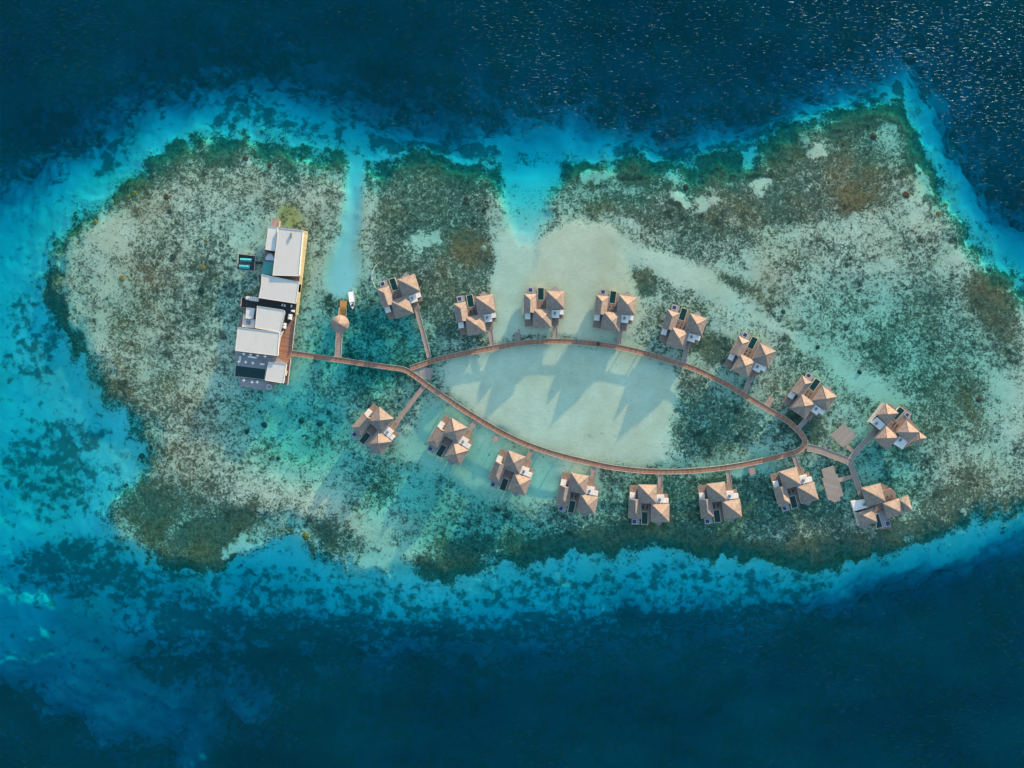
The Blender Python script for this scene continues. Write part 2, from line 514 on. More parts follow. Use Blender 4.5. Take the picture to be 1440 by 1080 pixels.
coral = coral * (1 - sw) + sw * (0.62 + 0.95 * clump2)
rimE = ss(sR, -8, 4) * (1 - ss(sR, 10, 40)) * ss(PX, 1290, 1320)
coral = coral * (1 - rimE) + rimE * (0.66 + 0.8 * clump)
coral = np.maximum(coral, 0.62 * blob(1130, 260, 230, 90, -8, .4))
coral = np.maximum(coral, (0.66 + 0.7 * clump) * blob(1200, 240, 80, 60, 20, .2))
coral = np.maximum(coral, (0.74 + 0.6 * clump) * blob(1160, 185, 75, 45, 0, .2))
coral = np.maximum(coral, (0.70 + 0.7 * clump2) * blob(1215, 275, 95, 65, 0, .2))
coral = np.maximum(coral, 0.62 * poly([(800,280),(870,262),(960,262),(1010,280),(1060,330),(1000,350),(900,330),(870,310),(820,300)], 14))
coral = np.maximum(coral, 0.72 * blob(1400, 430, 60, 90, -30, .3))
coral = np.maximum(coral, 0.66 * blob(1030, 405, 60, 30, 10, .3))
coral = np.maximum(coral, 0.70 * blob(905, 390, 28, 45, 0, .3))
coral = np.maximum(coral, 0.58 * poly([(940,495),(1000,520),(1060,560),(1120,620),(1040,650),(950,655),(930,600),(945,560)], 30))
coral = np.maximum(coral, 0.64 * blob(1005, 605, 60, 40, 0, .2))
coral = np.maximum(coral, 0.62 * poly([(860,672),(1110,655),(1200,700),(1200,760),(1000,760),(860,760)], 20))
coral = np.maximum(coral, 0.60 * poly([(520,235),(690,235),(700,330),(690,460),(620,480),(520,380)], 14))
coral = np.maximum(coral, 0.78 * blob(660, 345, 40, 60, -30, .3))
coral = np.maximum(coral, 0.66 * blob(970, 470, 60, 40, 20, .3))
coral = np.maximum(coral, 0.66 * blob(1130, 600, 70, 50, 20, .3))
coral = np.maximum(coral, 0.66 * blob(1000, 490, 60, 40, 20, .3))
coral = setf(coral, 0.85 * blob(500, 480, 130, 110, 0, .3), 0.47 + 0.35 * clump)
coral = setf(coral, 0.8 * blob(310, 640, 90, 60, 0, .2), 0.42)
coral = setf(coral, 0.9 * blob(700, 735, 190, 32, 0, .3), 0.45)
coral = setf(coral, 0.8 * blob(1230, 540, 130, 40, 35, .2), 0.33)
coral = setf(coral, 0.8 * blob(1200, 320, 80, 35, -10, .2), 0.33)
coral = setf(coral, 0.8 * blob(1255, 190, 50, 35, 40, .2), 0.34)
for m_, v_ in ((lag, 0.04), (beach, 0.03), (tongue, 0.05), (ssand * 0.92, 0.12), (streak * ss(-PX, -1120, -950), 0.08), (streak * 0.8, 0.15),
               (chan, 0.06), (cut * ss(-PY, -290, -245), 0.02), (cut * ss(PY, 245, 290), 0.22), (blob(478, 380, 34, 40, 0, .5), 0.1)):
    coral = setf(coral, m_, v_)
# small pockets of clean sand
for (x, y, rx, ry, a) in ((335,775,30,18,-10),(330,178,9,20,0),(320,190,14,10,0),(995,282,22,13,-12),(965,280,26,10,5),(1055,225,16,18,20),(1150,215,22,8,-25),
                          (1075,262,14,18,20),(575,205,20,8,-8),(1290,270,18,40,10),(155,615,26,22,30),(170,640,20,14,0),(590,340,20,12,0),(610,328,22,10,0),
                          (1365,300,9,7,0),(840,245,30,14,0),(1230,120,20,14,0),(1350,365,16,12,0)):
    bl_ = blob(x, y, rx * 1.6, ry * 1.6, a, .1)
    coral = setf(coral, 0.8 * ss(bl_, 0, .35) * ss(bl_ + 0.95 * fbm(PX, PY, 11, 66, 3), 0.35, 1.0), 0.14)
coral = coral * inb + (1 - inb) * 0.10 + 0.0
coral = setf(coral, (1 - inb) * (1 - ss(-sR, 2, 30)) * 0.6, 0.45 + 0.6 * clump)
coral = np.clip(coral, 0, 0.86)

bom = 0.16 * (1 - inb) * np.ones_like(PX)
bom = np.maximum(bom, 0.46 * blob(75, 660, 135, 130, 0, .3))
bom = np.maximum(bom, 0.40 * blob(40, 480, 90, 130, 0, .2))
bom = np.maximum(bom, 0.54 * blob(120, 810, 220, 90, 6, .2))
bom = np.maximum(bom, 0.40 * poly([(200,805),(340,800),(480,795),(600,825),(800,800),(960,790),(1120,800),(1180,815),(1150,860),(900,890),(600,905),(300,915),(150,900)], 16))
bom = np.maximum(bom, 0.58 * poly([(200,850),(500,870),(760,865),(1000,850),(1150,845),(1150,900),(600,930),(200,930)], 20))
bom = np.maximum(bom, 0.50 * poly([(850,195),(1010,195),(1110,160),(1240,115),(1260,135),(1150,170),(1050,220),(950,235),(850,220)], 10))
bom = np.maximum(bom, 0.60 * poly([(520,190),(700,195),(715,220),(600,222),(520,220)], 8))
bom = np.maximum(bom, 0.55 * blob(305, 165, 18, 36, 15, .3)); bom = np.maximum(bom, 0.5 * blob(400, 165, 90, 24, 12, .3))
bom = np.maximum(bom, 0.45 * poly([(40,395),(60,330),(130,285),(170,250),(180,262),(130,300),(90,330)], 9))
bom = np.maximum(bom, 0.30 * ridge)
bom = np.maximum(bom, 0.9 * blob(1270, 128, 14, 34, 0, .3))
bom = np.maximum(bom, 0.40 * blob(1370, 320, 30, 60, -25, .3))
bom = np.maximum(bom, (0.20 + 0.55 * clump) * ss(-PY, -300, -220) * ss(-sR, 4, 16))
bom *= (1 - inb)
bom = setf(bom, cut, 0.0)
bom = setf(bom, blob(200, 225, 150, 22, -38, .4), 0.04)
bom = setf(bom, 0.9 * blob(1360, 250, 14, 90, -20, .4), 0.08)
bom = np.maximum(bom, 0.30 * inb * blob(1080, 420, 90, 50, 20, .3))
bom = np.maximum(bom, 0.30 * inb * blob(1220, 500, 60, 50, 20, .3))
bom = np.maximum(bom, (0.17 + 0.28 * clump) * ss(sR, 10, 30) * ss(coral, 0.25, 0.4))
bom = np.maximum(bom * (1 + 0.5 * clump), (0.34 + 0.30 * south + 0.6 * fbm(PX, PY, 40, 120, 4)) * ss(depth, 11, 25) * (1 - rm))
bom = np.clip(bom, 0, 1)

brown = 0.40 + 0.66 * fbm(PX, PY, 48, 21, 4) + 0.25 * ss(-PX, -330, -200) * (sR > 0)
for (x, y, rx, ry, a, v) in ((1215,265,90,70,0,1.0),(1190,235,50,40,0,.9),(1090,300,130,50,5,.8),(1400,440,60,100,-25,.9),(110,325,60,45,-35,.9),(130,420,70,60,0,.8),
        (200,480,90,70,0,.6),(240,770,100,40,10,.95),(560,800,100,26,0,.9),(640,790,60,20,0,.9),(740,775,40,18,0,.9),(960,775,60,16,0,.9),(1070,785,60,18,0,.9),
        (1180,785,50,16,0,.8),(1280,760,60,16,0,.9),(660,345,45,55,-30,1.0),(840,290,70,22,0,.8),(1340,260,20,50,-15,.9),(195,690,45,20,-10,.9),(330,750,40,30,0,.7),(190,260,30,20,-30,.7),(1390,720,60,20,-10,.7),(1140,740,70,24,0,.6),(1400,660,60,30,0,.6)):
    brown = np.maximum(brown, v * blob(x, y, rx, ry, a, .25))
brown = np.clip(brown * (0.8 + 0.7 * clump2), 0, 1)
# yellow-green sand north of the building: restaurant light painted into the bed colour, plus algae
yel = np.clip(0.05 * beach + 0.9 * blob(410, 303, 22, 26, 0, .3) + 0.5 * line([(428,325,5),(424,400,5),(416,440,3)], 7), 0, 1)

# ------------------------------------------------------------------ seabed and water sheets
FAR = [-30000, -12000, -5000, -2200, -1000, -500, -280]
ex = np.concatenate([np.array(FAR, float), gx, np.array([720 * 2 - v for v in FAR[::-1]])])
ey = np.concatenate([np.array(FAR, float), gy, np.array([540 * 2 - v for v in FAR[::-1]])])
nf = len(FAR)

def extend(f, far=None):
    g = np.pad(f, nf, mode='edge')
    if far is not None:
        yy, xx = np.mgrid[0:g.shape[0], 0:g.shape[1]]
        o = np.maximum.reduce([nf - xx, xx - (g.shape[1] - nf - 1), nf - yy, yy - (g.shape[0] - nf - 1), np.zeros_like(xx)])
        k = np.clip(o / 3.0, 0, 1)
        g = g * (1 - k) + far * k
    return g

E = {'depth': extend(depth, 46.0), 'coral': extend(coral, 0.1), 'bommie': extend(bom, 0.0), 'brown': extend(brown), 'yellow': extend(yel, 0.0), 'shelf': extend(np.clip(1 - ss(sR, -12, 30) + chan + cut, 0, 1))}
EX, EY = np.meshgrid(ex, ey)

def sheet(name, zf, mat, attrs, step=1):
    X = (EX - 720) * S; Y = (540 - EY) * S
    h, w = X.shape
    co = np.stack([X, Y, zf], -1).reshape(-1, 3).astype(np.float32)
    idx = np.arange(h * w).reshape(h, w)
    q = np.stack([idx[:-1, :-1], idx[1:, :-1], idx[1:, 1:], idx[:-1, 1:]], -1).reshape(-1, 4).astype(np.int32)
    me = bpy.data.meshes.new(name)
    me.vertices.add(len(co)); me.vertices.foreach_set('co', co.ravel())
    me.loops.add(q.size); me.loops.foreach_set('vertex_index', q.ravel())
    me.polygons.add(len(q))
    me.polygons.foreach_set('loop_start', np.arange(0, q.size, 4, dtype=np.int32))
    me.polygons.foreach_set('use_smooth', np.ones(len(q), bool))
    me.update(calc_edges=True)
    for a in attrs:
        at = me.attributes.new(a, 'FLOAT', 'POINT')
        at.data.foreach_set('value', E[a].astype(np.float32).ravel())
    me.materials.append(mat)
    o = bpy.data.objects.new(name, me)
    COL.objects.link(o)
    o['kind'] = 'structure'
    return o

def seabed_mat():
    t = NT('reef_and_sand')
    p = t.pos()
    coral_, bom_, brown_, yel_ = t.attr('coral'), t.attr('bommie'), t.attr('brown'), t.attr('yellow')
    def uni(v, k):       # spread a noise value over 0..1
        return t.math('ADD', t.math('MULTIPLY', t.math('SUBTRACT', v, 0.5), k), 0.5)
    warp = t.n('TexNoise'); t.put(warp.inputs['Vector'], p); warp.inputs['Scale'].default_value = 0.35; warp.inputs['Detail'].default_value = 2
    wv = t.n('VectorMath', operation='MULTIPLY_ADD'); t.put(wv.inputs[0], warp.outputs['Color']); wv.inputs[1].default_value = (3, 3, 3); t.put(wv.inputs[2], p)
    fine = t.noise(wv.outputs[0], 0.88, 4, 0.7)
    med = t.noise(wv.outputs[0], 0.31, 4, 0.65)
    mixn = t.math('ADD', t.math('MULTIPLY', uni(fine, 2.6), 0.60), t.math('MULTIPLY', uni(med, 2.4), 0.40))
    cm = t.math('MULTIPLY', t.sstep(t.math('SUBTRACT', coral_, mixn), -0.18, 0.12), t.sstep(coral_, 0.04, 0.14))
    # single small coral heads, each a round spot of its own size
    vor = t.n('TexVoronoi', voronoi_dimensions='2D'); t.put(vor.inputs['Vector'], wv.outputs[0]); vor.inputs['Scale'].default_value = 0.40
    vsep = t.n('SeparateColor'); t.put(vsep.inputs[0], vor.outputs['Color'])
    rad = t.math('MULTIPLY', t.math('MULTIPLY_ADD', vsep.outputs[0], 0.52, -0.06), t.sstep(coral_, 0.16, 0.5))
    dots = t.math('MULTIPLY', t.sstep(t.math('SUBTRACT', rad, vor.outputs['Distance']), -0.05, 0.10), t.math('MULTIPLY_ADD', vsep.outputs[1], 0.5, 0.5))
    # bommies: round dark heads of a few metres
    b1 = t.noise(wv.outputs[0], 0.20, 3, 0.55)
    b2 = t.noise(wv.outputs[0], 0.33, 4, 0.65)
    bn = t.math('ADD', t.math('MULTIPLY', uni(b1, 2.2), 0.62), t.math('MULTIPLY', uni(b2, 2.2), 0.38))
    bm_ = t.sstep(t.math('SUBTRACT', bom_, bn), -0.26, 0.10)
    # sand
    sn = t.noise(p, 0.09, 4, 0.6)
    sf = t.noise(t.mapping(p, (0, 0, R(-35)), (0.6, 2.2, 1)), 0.7, 3, 0.6)  # streaks stand in for caustic-like water ripples, painted into the sand
    sand = t.mix(t.sstep(sn, 0.3, 0.7), (0.71, 0.61, 0.435), (0.82, 0.71, 0.51))
    sand = t.mix(t.math('MULTIPLY', t.sstep(sf, 0.35, 0.7), 0.35), sand, (0.56, 0.48, 0.34))
    sand = t.mix(t.attr('shelf'), sand, t.mix(sn, (0.60, 0.61, 0.56), (0.74, 0.75, 0.69)))
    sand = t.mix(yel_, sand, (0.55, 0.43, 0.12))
    sand = t.mix(t.math('MULTIPLY', brown_, 0.60), sand, (0.56, 0.40, 0.235))
    # coral and algae
    h1 = t.noise(p, 1.3, 3, 0.6)
    h2 = t.noise(p, 0.05, 3, 0.55)
    h3 = t.sstep(t.noise(wv.outputs[0], 0.42, 4, 0.7), 0.34, 0.66)
    h1 = t.math('ADD', t.math('MULTIPLY', t.sstep(h1, 0.3, 0.7), 0.45), t.math('MULTIPLY', h3, 0.55))
    green = t.mix(h1, (0.040, 0.066, 0.044), (0.17, 0.195, 0.135))
    brn = t.mix(h1, (0.070, 0.040, 0.018), (0.34, 0.215, 0.105))
    dark = t.mix(t.math('MULTIPLY', brown_, t.sstep(h2, 0.25, 0.6)), green, brn)
    # rubble between
    rub = t.mix(h1, (0.22, 0.19, 0.14), (0.40, 0.36, 0.28))
    rf = t.math('MULTIPLY', t.sstep(t.noise(p, 0.33, 3, 0.6), 0.42, 0.62), t.sstep(coral_, 0.15, 0.6))
    base = t.mix(t.math('MULTIPLY', rf, 0.5), sand, rub)
    base = t.mix(t.math('MULTIPLY', brown_, t.math('MULTIPLY', t.sstep(coral_, 0.3, 0.8), 0.55)), base, (0.24, 0.17, 0.105))
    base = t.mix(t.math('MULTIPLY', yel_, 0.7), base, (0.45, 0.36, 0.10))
    c = t.mix(cm, base, dark)
    c = t.mix(t.math('MULTIPLY', bm_, 0.74), c, t.mix(h1, (0.018, 0.026, 0.022), (0.05, 0.055, 0.04)))
    c = t.mix(t.math('MULTIPLY', dots, 0.66), c, t.mix(t.math('MULTIPLY', vsep.outputs[2], brown_), (0.042, 0.062, 0.045), (0.115, 0.075, 0.04)))
    hgt = t.math('ADD', cm, t.math('MULTIPLY', fine, 0.5))
    return t.surf(c, 0.95, 0.0, hgt, 0.35, 0.5)

KR, KG, KB = 0.92, 0.116, 0.074       # absorption of the water per metre of depth
def water_mat():
    t = NT('sea_water')
    p = t.pos()
    d = t.attr('depth')
    comb = t.n('CombineColor')
    for i, k in enumerate((KR, KG, KB)):
        t.put(comb.inputs[i], t.math('POWER', math.exp(-k / 2), d))
    # what the flat surface reflects away, the same from above and from below
    geo = t.n('NewGeometry'); dt = t.n('VectorMath', operation='DOT_PRODUCT')
    t.put(dt.inputs[0], geo.outputs['True Normal']); t.put(dt.inputs[1], geo.outputs['Incoming'])
    sch = t.math('POWER', t.math('SUBTRACT', 1.0, t.math('ABSOLUTE', dt.outputs['Value'])), 5.0)
    loss = t.math('MULTIPLY_ADD', sch, 0.95, 0.02)
    thru = t.n('VectorMath', operation='SCALE')
    t.put(thru.inputs[0], comb.outputs[0]); t.put(thru.inputs['Scale'], t.math('SUBTRACT', 1.0, loss))
    tr = t.n('BsdfTransparent'); t.put(tr.inputs[0], thru.outputs[0])
    # light scattered back by the water itself
    back = t.math('SUBTRACT', 1.0, t.math('POWER', math.exp(-0.20), t.math('MAXIMUM', t.math('SUBTRACT', d, 1.2), 0.0)))
    big = t.noise(t.mapping(p, (0, 0, R(25)), (1, 1.8, 1)), 0.012, 4, 0.6)
    sc = t.mix(t.sstep(big, 0.3, 0.7), (0.0001, 0.0205, 0.0285), (0.0002, 0.0300, 0.0410))
    scat = t.mix(back, (0, 0, 0), sc)
    df = t.n('BsdfDiffuse'); t.put(df.inputs[0], scat)
    # ripples: high at sea, low over the reef
    sea = t.sstep(d, 1.5, 14.0)
    gust = t.sstep(t.noise(p, 0.0085, 4, 0.62), 0.40, 0.72)
    w1 = t.noise(t.mapping(p, (0, 0, R(24)), (0.55, 1.5, 1)), 0.30, 2, 0.5, 0.6)
    w2 = t.noise(t.mapping(p, (0, 0, R(24)), (0.36, 1.5, 1)), 0.85, 3, 0.62, 0.5)
    crest = t.sstep(w2, 0.57, 0.79)
    amp = t.math('ADD', 0.10, t.math('MULTIPLY', sea, t.math('MULTIPLY_ADD', gust, 0.26, 0.10)))
    spk = t.math('MULTIPLY', crest, t.math('MULTIPLY_ADD', sea, t.math('MULTIPLY_ADD', gust, 0.23, 0.105), 0.015))
    hgt = t.math('ADD', t.math('MULTIPLY', w1, amp), spk)
    b = t.n('Bump'); b.inputs['Strength'].default_value = 1.0; b.inputs['Distance'].default_value = 1.9
    t.put(b.inputs['Height'], hgt)
    gl = t.n('BsdfGlossy'); gl.inputs['Roughness'].default_value = 0.24
    fr = t.n('Fresnel'); fr.inputs['IOR'].default_value = 1.33
    t.t.links.new(b.outputs[0], fr.inputs['Normal'])
    t.t.links.new(b.outputs[0], gl.inputs['Normal'])
    t.put(gl.inputs['Color'], t.mix(t.math('MULTIPLY', fr.outputs[0], 0.075), (0, 0, 0), (0.34, 0.66, 1.0)))
    a1 = t.n('AddShader'); a2 = t.n('AddShader')
    t.t.links.new(tr.outputs[0], a1.inputs[0]); t.t.links.new(df.outputs[0], a1.inputs[1])
    t.t.links.new(a1.outputs[0], a2.inputs[0]); t.t.links.new(gl.outputs[0], a2.inputs[1])
    t.t.links.new(a2.outputs[0], t.out.inputs[0])
    return t.m

seabed = sheet('seabed', -E['depth'], seabed_mat(), ['coral', 'bommie', 'brown', 'yellow', 'shelf'])
water = sheet('water', np.zeros_like(EX), water_mat(), ['depth'])

def depth_at(px, py):
    i = int(np.clip(round((px - GX0) / GS), 0, len(gx) - 1)); j = int(np.clip(round((py - GY0) / GS), 0, len(gy) - 1))
    return float(depth[j, i])

# ------------------------------------------------------------------ walkways
def smooth_path(pts, step=1.0):
    P = [Vector(p) for p in pts]
    if len(P) == 2:
        n = max(1, int((P[1] - P[0]).length / step))
        return [P[0].lerp(P[1], i / n) for i in range(n + 1)]
    out = []
    Q = [P[0] * 2 - P[1]] + P + [P[-1] * 2 - P[-2]]
    for i in range(1, len(Q) - 2):
        n = max(1, int((Q[i + 1] - Q[i]).length / step))
        for k in range(n):
            u = k / n
            a, b, c, d = Q[i - 1], Q[i], Q[i + 1], Q[i + 2]
            out.append(0.5 * ((2 * b) + (c - a) * u + (2 * a - 5 * b + 4 * c - d) * u * u + (3 * b - a - 3 * c + d) * u ** 3))
    out.append(P[-1])
    return out

def path_normals(path):
    N = []
    for i in range(len(path)):
        d = path[min(i + 1, len(path) - 1)] - path[max(i - 1, 0)]
        d.z = 0; d.normalize()
        N.append(Vector((-d.y, d.x, 0)))
    return N

def strip(name, path, off0, off1, z0, z1, mat, parent, ws=None):
    """a beam or deck that follows a path between two lateral offsets"""
    bm = bmesh.new(); uvl = bm.loops.layers.uv.new('UVMap')
    N = path_normals(path)
    rows = []; s = 0.0; ss_ = []
    for i, p in enumerate(path):
        if i: s += (p - path[i - 1]).length
        ss_.append(s)
        k0, k1 = (off0, off1) if ws is None else (off0 * ws[i], off1 * ws[i])
        a, b = p + N[i] * k0, p + N[i] * k1
        rows.append([bm.verts.new((q.x, q.y, z)) for q, z in ((a, z1), (b, z1), (b, z0), (a, z0))])
    def face(vs, ii, jj):
        f = bm.faces.new(vs)
        for l, (i, j) in zip(f.loops, zip(ii, jj)):
            l[uvl].uv = (ss_[i], j * abs(off1 - off0))
    for i in range(len(path) - 1):
        for k in range(4):
            face((rows[i][k], rows[i + 1][k], rows[i + 1][(k + 1) % 4], rows[i][(k + 1) % 4]), (i, i + 1, i + 1, i), (k == 1, k == 1, k == 0, k == 0))
    bm.faces.new(rows[0]); bm.faces.new(rows[-1][::-1])
    return mesh_obj(name, bm, mat, parent)

TRESTLE = {}
def trestle_mesh(w):
    k = round(w, 1)
    if k not in TRESTLE:
        bm = bmesh.new()
        for s_ in (-1, 1): cyl(bm, 0, s_ * w * 0.36, -4.2, -0.55, 0.16, 8)
        box(bm, -0.15, 0.15, -w * 0.48, w * 0.48, -0.55, -0.30)
        bmesh.ops.recalc_face_normals(bm, faces=bm.faces)
        me = bpy.data.meshes.new('trestle'); bm.to_mesh(me); bm.free(); me.materials.append(M['pile'])
        TRESTLE[k] = me
    return TRESTLE[k]

def trestles(path, w, z, parent, every=9.0, first=3.0):
    N = path_normals(path); s = -first
    for i in range(1, len(path)):
        s += (path[i] - path[i - 1]).length
        if s >= 0:
            o = bpy.data.objects.new('trestle', trestle_mesh(w)); COL.objects.link(o)
            o.parent = parent
            o.location = (path[i].x, path[i].y, z)
            o.rotation_euler = (0, 0, math.atan2(N[i].y, N[i].x) - math.pi / 2)
            s -= every

def walkway(name, pts, label, cat='boardwalk', w=2.5, z=1.8, mat='deck', rails=True, step=1.2, group=None, every=9.0, rail_w=0.24):
    path = [Vector((p.x, p.y, 0)) for p in smooth_path([W(x, y, z) for x, y in pts], step)]
    t_ = thing(name, label, cat, (0, 0, 0), 0, group)
    strip('deck', path, -w / 2, w / 2, z - 0.28, z, M[mat], t_)
    if rails:
        for s_ in (-1, 1):
            strip('railing', path, s_ * (w / 2 + 0.003) , s_ * (w / 2 + rail_w), z - 0.24, z + 0.16, M['rail'], t_)
    trestles(path, w, z, t_, every)
    return t_

ARM_IN = [(409.5,496.2),(440,500.8),(476,506),(515,511.8),(552,517),(570,520.3),(586,530.5),(603,543.2),(620,554.5),(636.7,566),(653,577),
          (670.6,588),(701,605.7),(731.7,621),(762,632.5),(792.8,641.8),(831,651),(860,657),(900,661.8),(940,663.3),(985,661.3),(1030,656),(1070,648.2),
          (1100,641),(1119,635.6),(1129,629.5),(1132.5,622),(1128,612),(1118,601.5),(1106.7,591.4),(1085,578.5),(1065,566.5),(1040,551.3),(1023,541),(1002,530.5),(981.7,520.8),
          (960,512.8),(940,506.6),(915,499.2),(890,492.5),(856.7,486),(815,481.2),(773,480),(731.7,482.8),(690,490),(661.7,495.3),(636.7,500.6),(611.7,506.6),(592,512.8),(577,517.6)]
walkway('boardwalk', ARM_IN, 'long red-brown timber boardwalk looping in an eye shape around the pale lagoon', 'boardwalk', 2.55, 1.8, 'deck', every=10.0)
walkway('boardwalk', [(1135,629.5),(1145,631),(1157,634.5),(1172.6,640.6),(1188,646.3),(1195,650)], 'short pale wooden link from the pointed end of the boardwalk loop to the fork', 'boardwalk', 3.6, 1.78, 'deck_pale', every=7.0, group=None)
walkway('boardwalk', [(1194,651),(1200,640.5),(1216,622),(1231.5,604.5)], 'grey walkway from the fork up to the four-roofed villa beside the square deck', 'boardwalk', 2.7, 1.76, 'deck_grey')
walkway('boardwalk', [(1193.5,647),(1197.5,656),(1201,666),(1206,680),(1211.8,696.5)], 'grey walkway from the fork down to the four-roofed villa with the glowing roof', 'boardwalk', 2.7, 1.74, 'deck_grey')
SPURS = [
 ([(583.8,426.5),(604,503)], 'longest pale walkway, leading to the villa beside the white boat', 'deck_pale'),
 ([(687.8,455),(690.5,474),(692.3,487)], 'short walkway to the upper villa left of the pale sand tongue', 'deck_pale'),
 ([(781,457.4),(780.3,478)], 'short orange-lit walkway to the upright villa in front of the sandbank', 'deck_pale'),
 ([(873,453),(870.2,486)], 'short walkway to the villa at the right edge of the sandbank', 'deck_pale'),
 ([(967.2,481.5),(961,511)], 'short grey walkway to the fifth villa of the upper row', 'deck_grey'),
 ([(1059.2,521.5),(1046.5,553)], 'short grey walkway to the upper villa left of the small tan jetty', 'deck_grey'),
 ([(1142,580),(1121.5,603.5)], 'short grey walkway to the upper villa closest to the boardwalk point', 'deck_grey'),
 ([(1124.8,664),(1115.4,639)], 'short walkway to the lower villa left of the stepped timber deck', 'deck_pale'),
 ([(1026.9,688),(1023.2,659)], 'short walkway to the lower villa just left of the small lower jetty', 'deck_pale'),
 ([(927.6,693),(928.6,664)], 'short orange walkway to the upright lower villa right of the lagoon middle', 'deck_pale'),
 ([(831.6,682),(836,653.5)], 'orange walkway to the lower villa under the middle of the lagoon', 'deck_pale'),
 ([(738.3,656.5),(749.5,628)], 'orange walkway to the lower villa right of the small pink jetty', 'deck_pale'),
 ([(653.6,614.5),(670.5,589.5)], 'orange walkway to the lower villa left of the small pink jetty', 'deck_pale'),
 ([(552,602.5),(570,577),(597.8,541)], 'long thin walkway to the leftmost lower villa', 'deck_pale'),
]
for i, (pts, lab, mt) in enumerate(SPURS):
    walkway('villa_walkway', pts, lab, 'walkway', 2.15, 1.74 - 0.002 * i, mt, True, 1.2, 'walkways between the boardwalk and the villas', 8.0, 0.18)
walkway('pavilion_jetty', [(475,504),(477.6,458)], 'straight timber jetty from the boardwalk to the round thatched pavilion', 'jetty', 3.2, 1.73, 'deck_pale', True, 1.2, None, 8.0, 0.22)

def plate(name, pts, z0, z1, mat, parent=None, uvang=None):
    """slab whose outline is measured in photo pixels and lies at height z1"""
    bm = bmesh.new()
    prism(bm, [W(x, y, z1).xy for x, y in pts], z0, z1)
    o = mesh_obj(name, bm, M[mat], parent)
    if mat.startswith('deck_') or mat in ('deck', 'orange_deck'): planar_uv(o, uvang or 0.0)
    return o

def posts(parent, pts, ztop, r=0.16):
    for (x, y) in pts:
        bm = bmesh.new(); p = W(x, y, ztop); cyl(bm, p.x, p.y, -depth_at(x, y) - 0.4, ztop, r, 8)
        mesh_obj('pile', bm, M['pile'], parent)

# small jetties and open decks
def deck_thing(name, pts, label, cat, z, mat, uvang, edge=True, group=None, pile_pts=None):
    t_ = thing(name, label, cat, (0, 0, 0), 0, group)
    plate('deck', pts, z - 0.3, z, mat, t_, uvang)
    posts(t_, pile_pts or pts, z - 0.31)
    return t_
deck_thing('side_jetty', [(723.3,468),(731.2,467),(732.2,479.2),(724.2,480)], 'small pale grey jetty on the outer edge of the upper arc, left of the sandbank', 'jetty', 1.75, 'deck_grey', 0, group='small jetties beside the boardwalk', pile_pts=[(725,469),(730.5,468.6)])
deck_thing('side_jetty', [(1082,556.8),(1089.3,561.6),(1081.5,573.5),(1074.5,568.5)], 'small tan jetty on the right end of the upper arc, between two grey walkways', 'jetty', 1.75, 'deck_pale', 0.6, group='small jetties beside the boardwalk', pile_pts=[(1082,558.5),(1087.5,562)])
deck_thing('side_jetty', [(697.3,609.5),(703,612.8),(697.8,622.5),(691.8,619.3)], 'small pinkish jetty on the lower arc between two orange walkways', 'jetty', 1.75, 'deck_pale', -0.5, group='small jetties beside the boardwalk', pile_pts=[(698.3,620.5),(693.5,618)])
deck_thing('side_jetty', [(1051.8,657),(1060.6,654.5),(1062.6,666.6),(1055,668.6)], 'small tan jetty on the lower arc near its right end', 'jetty', 1.75, 'deck_pale', 0.2, group='small jetties beside the boardwalk', pile_pts=[(1056,667),(1061.3,665.5)])
j = deck_thing('junction_deck', [(590.2,516),(608.8,517.4),(607.8,523),(613,525.6),(607.2,528),(606.2,534.3),(593.8,533.4),(588.2,526)], 'grey plank deck with a pointed tip at the left fork of the boardwalk loop', 'deck', 1.68, 'deck_grey', 0.1, pile_pts=[(607,518.5),(605,533)])
plate('planked_infill', [(574,521.2),(588.6,514.6),(588.6,531.5)], 1.40, 1.66, 'deck_grey', j, 0.1)
j = deck_thing('square_deck', [(1186.2,595.3),(1203.6,612.4),(1193.4,623.8),(1190.5,626.6),(1184.6,629.2),(1168.6,612.6)], 'square tan timber deck turned on its corner, left of the upper four-roofed villa', 'deck', 1.75, 'deck_grey', -0.8, pile_pts=[(1186,598),(1201,612.3),(1184.6,627),(1171.5,612.6)])
plate('gangway', [(1192.6,625.2),(1200.4,632.3),(1196.8,636.4),(1189.2,629.2)], 1.42, 1.70, 'deck_pale', j, -0.8)
j = deck_thing('stepped_deck', [(1155.2,660),(1172,655),(1175.2,666),(1177.8,666.7),(1186.3,697),(1181,699),(1182.3,703.4),(1172.6,706.7),(1169.4,703.5),(1164.8,703.6),(1155.8,673),(1158.3,671.7)], 'long tan timber deck with stepped edges, right of a lower villa', 'deck', 1.75, 'deck_grey', 1.3, pile_pts=[(1158,662),(1171,658),(1183,695),(1171,703),(1158.5,674)])
plate('gangway', [(1178.8,672.8),(1197.6,667.4),(1198.8,673),(1180.4,678.2)], 1.42, 1.70, 'deck_pale', j, 0.3)

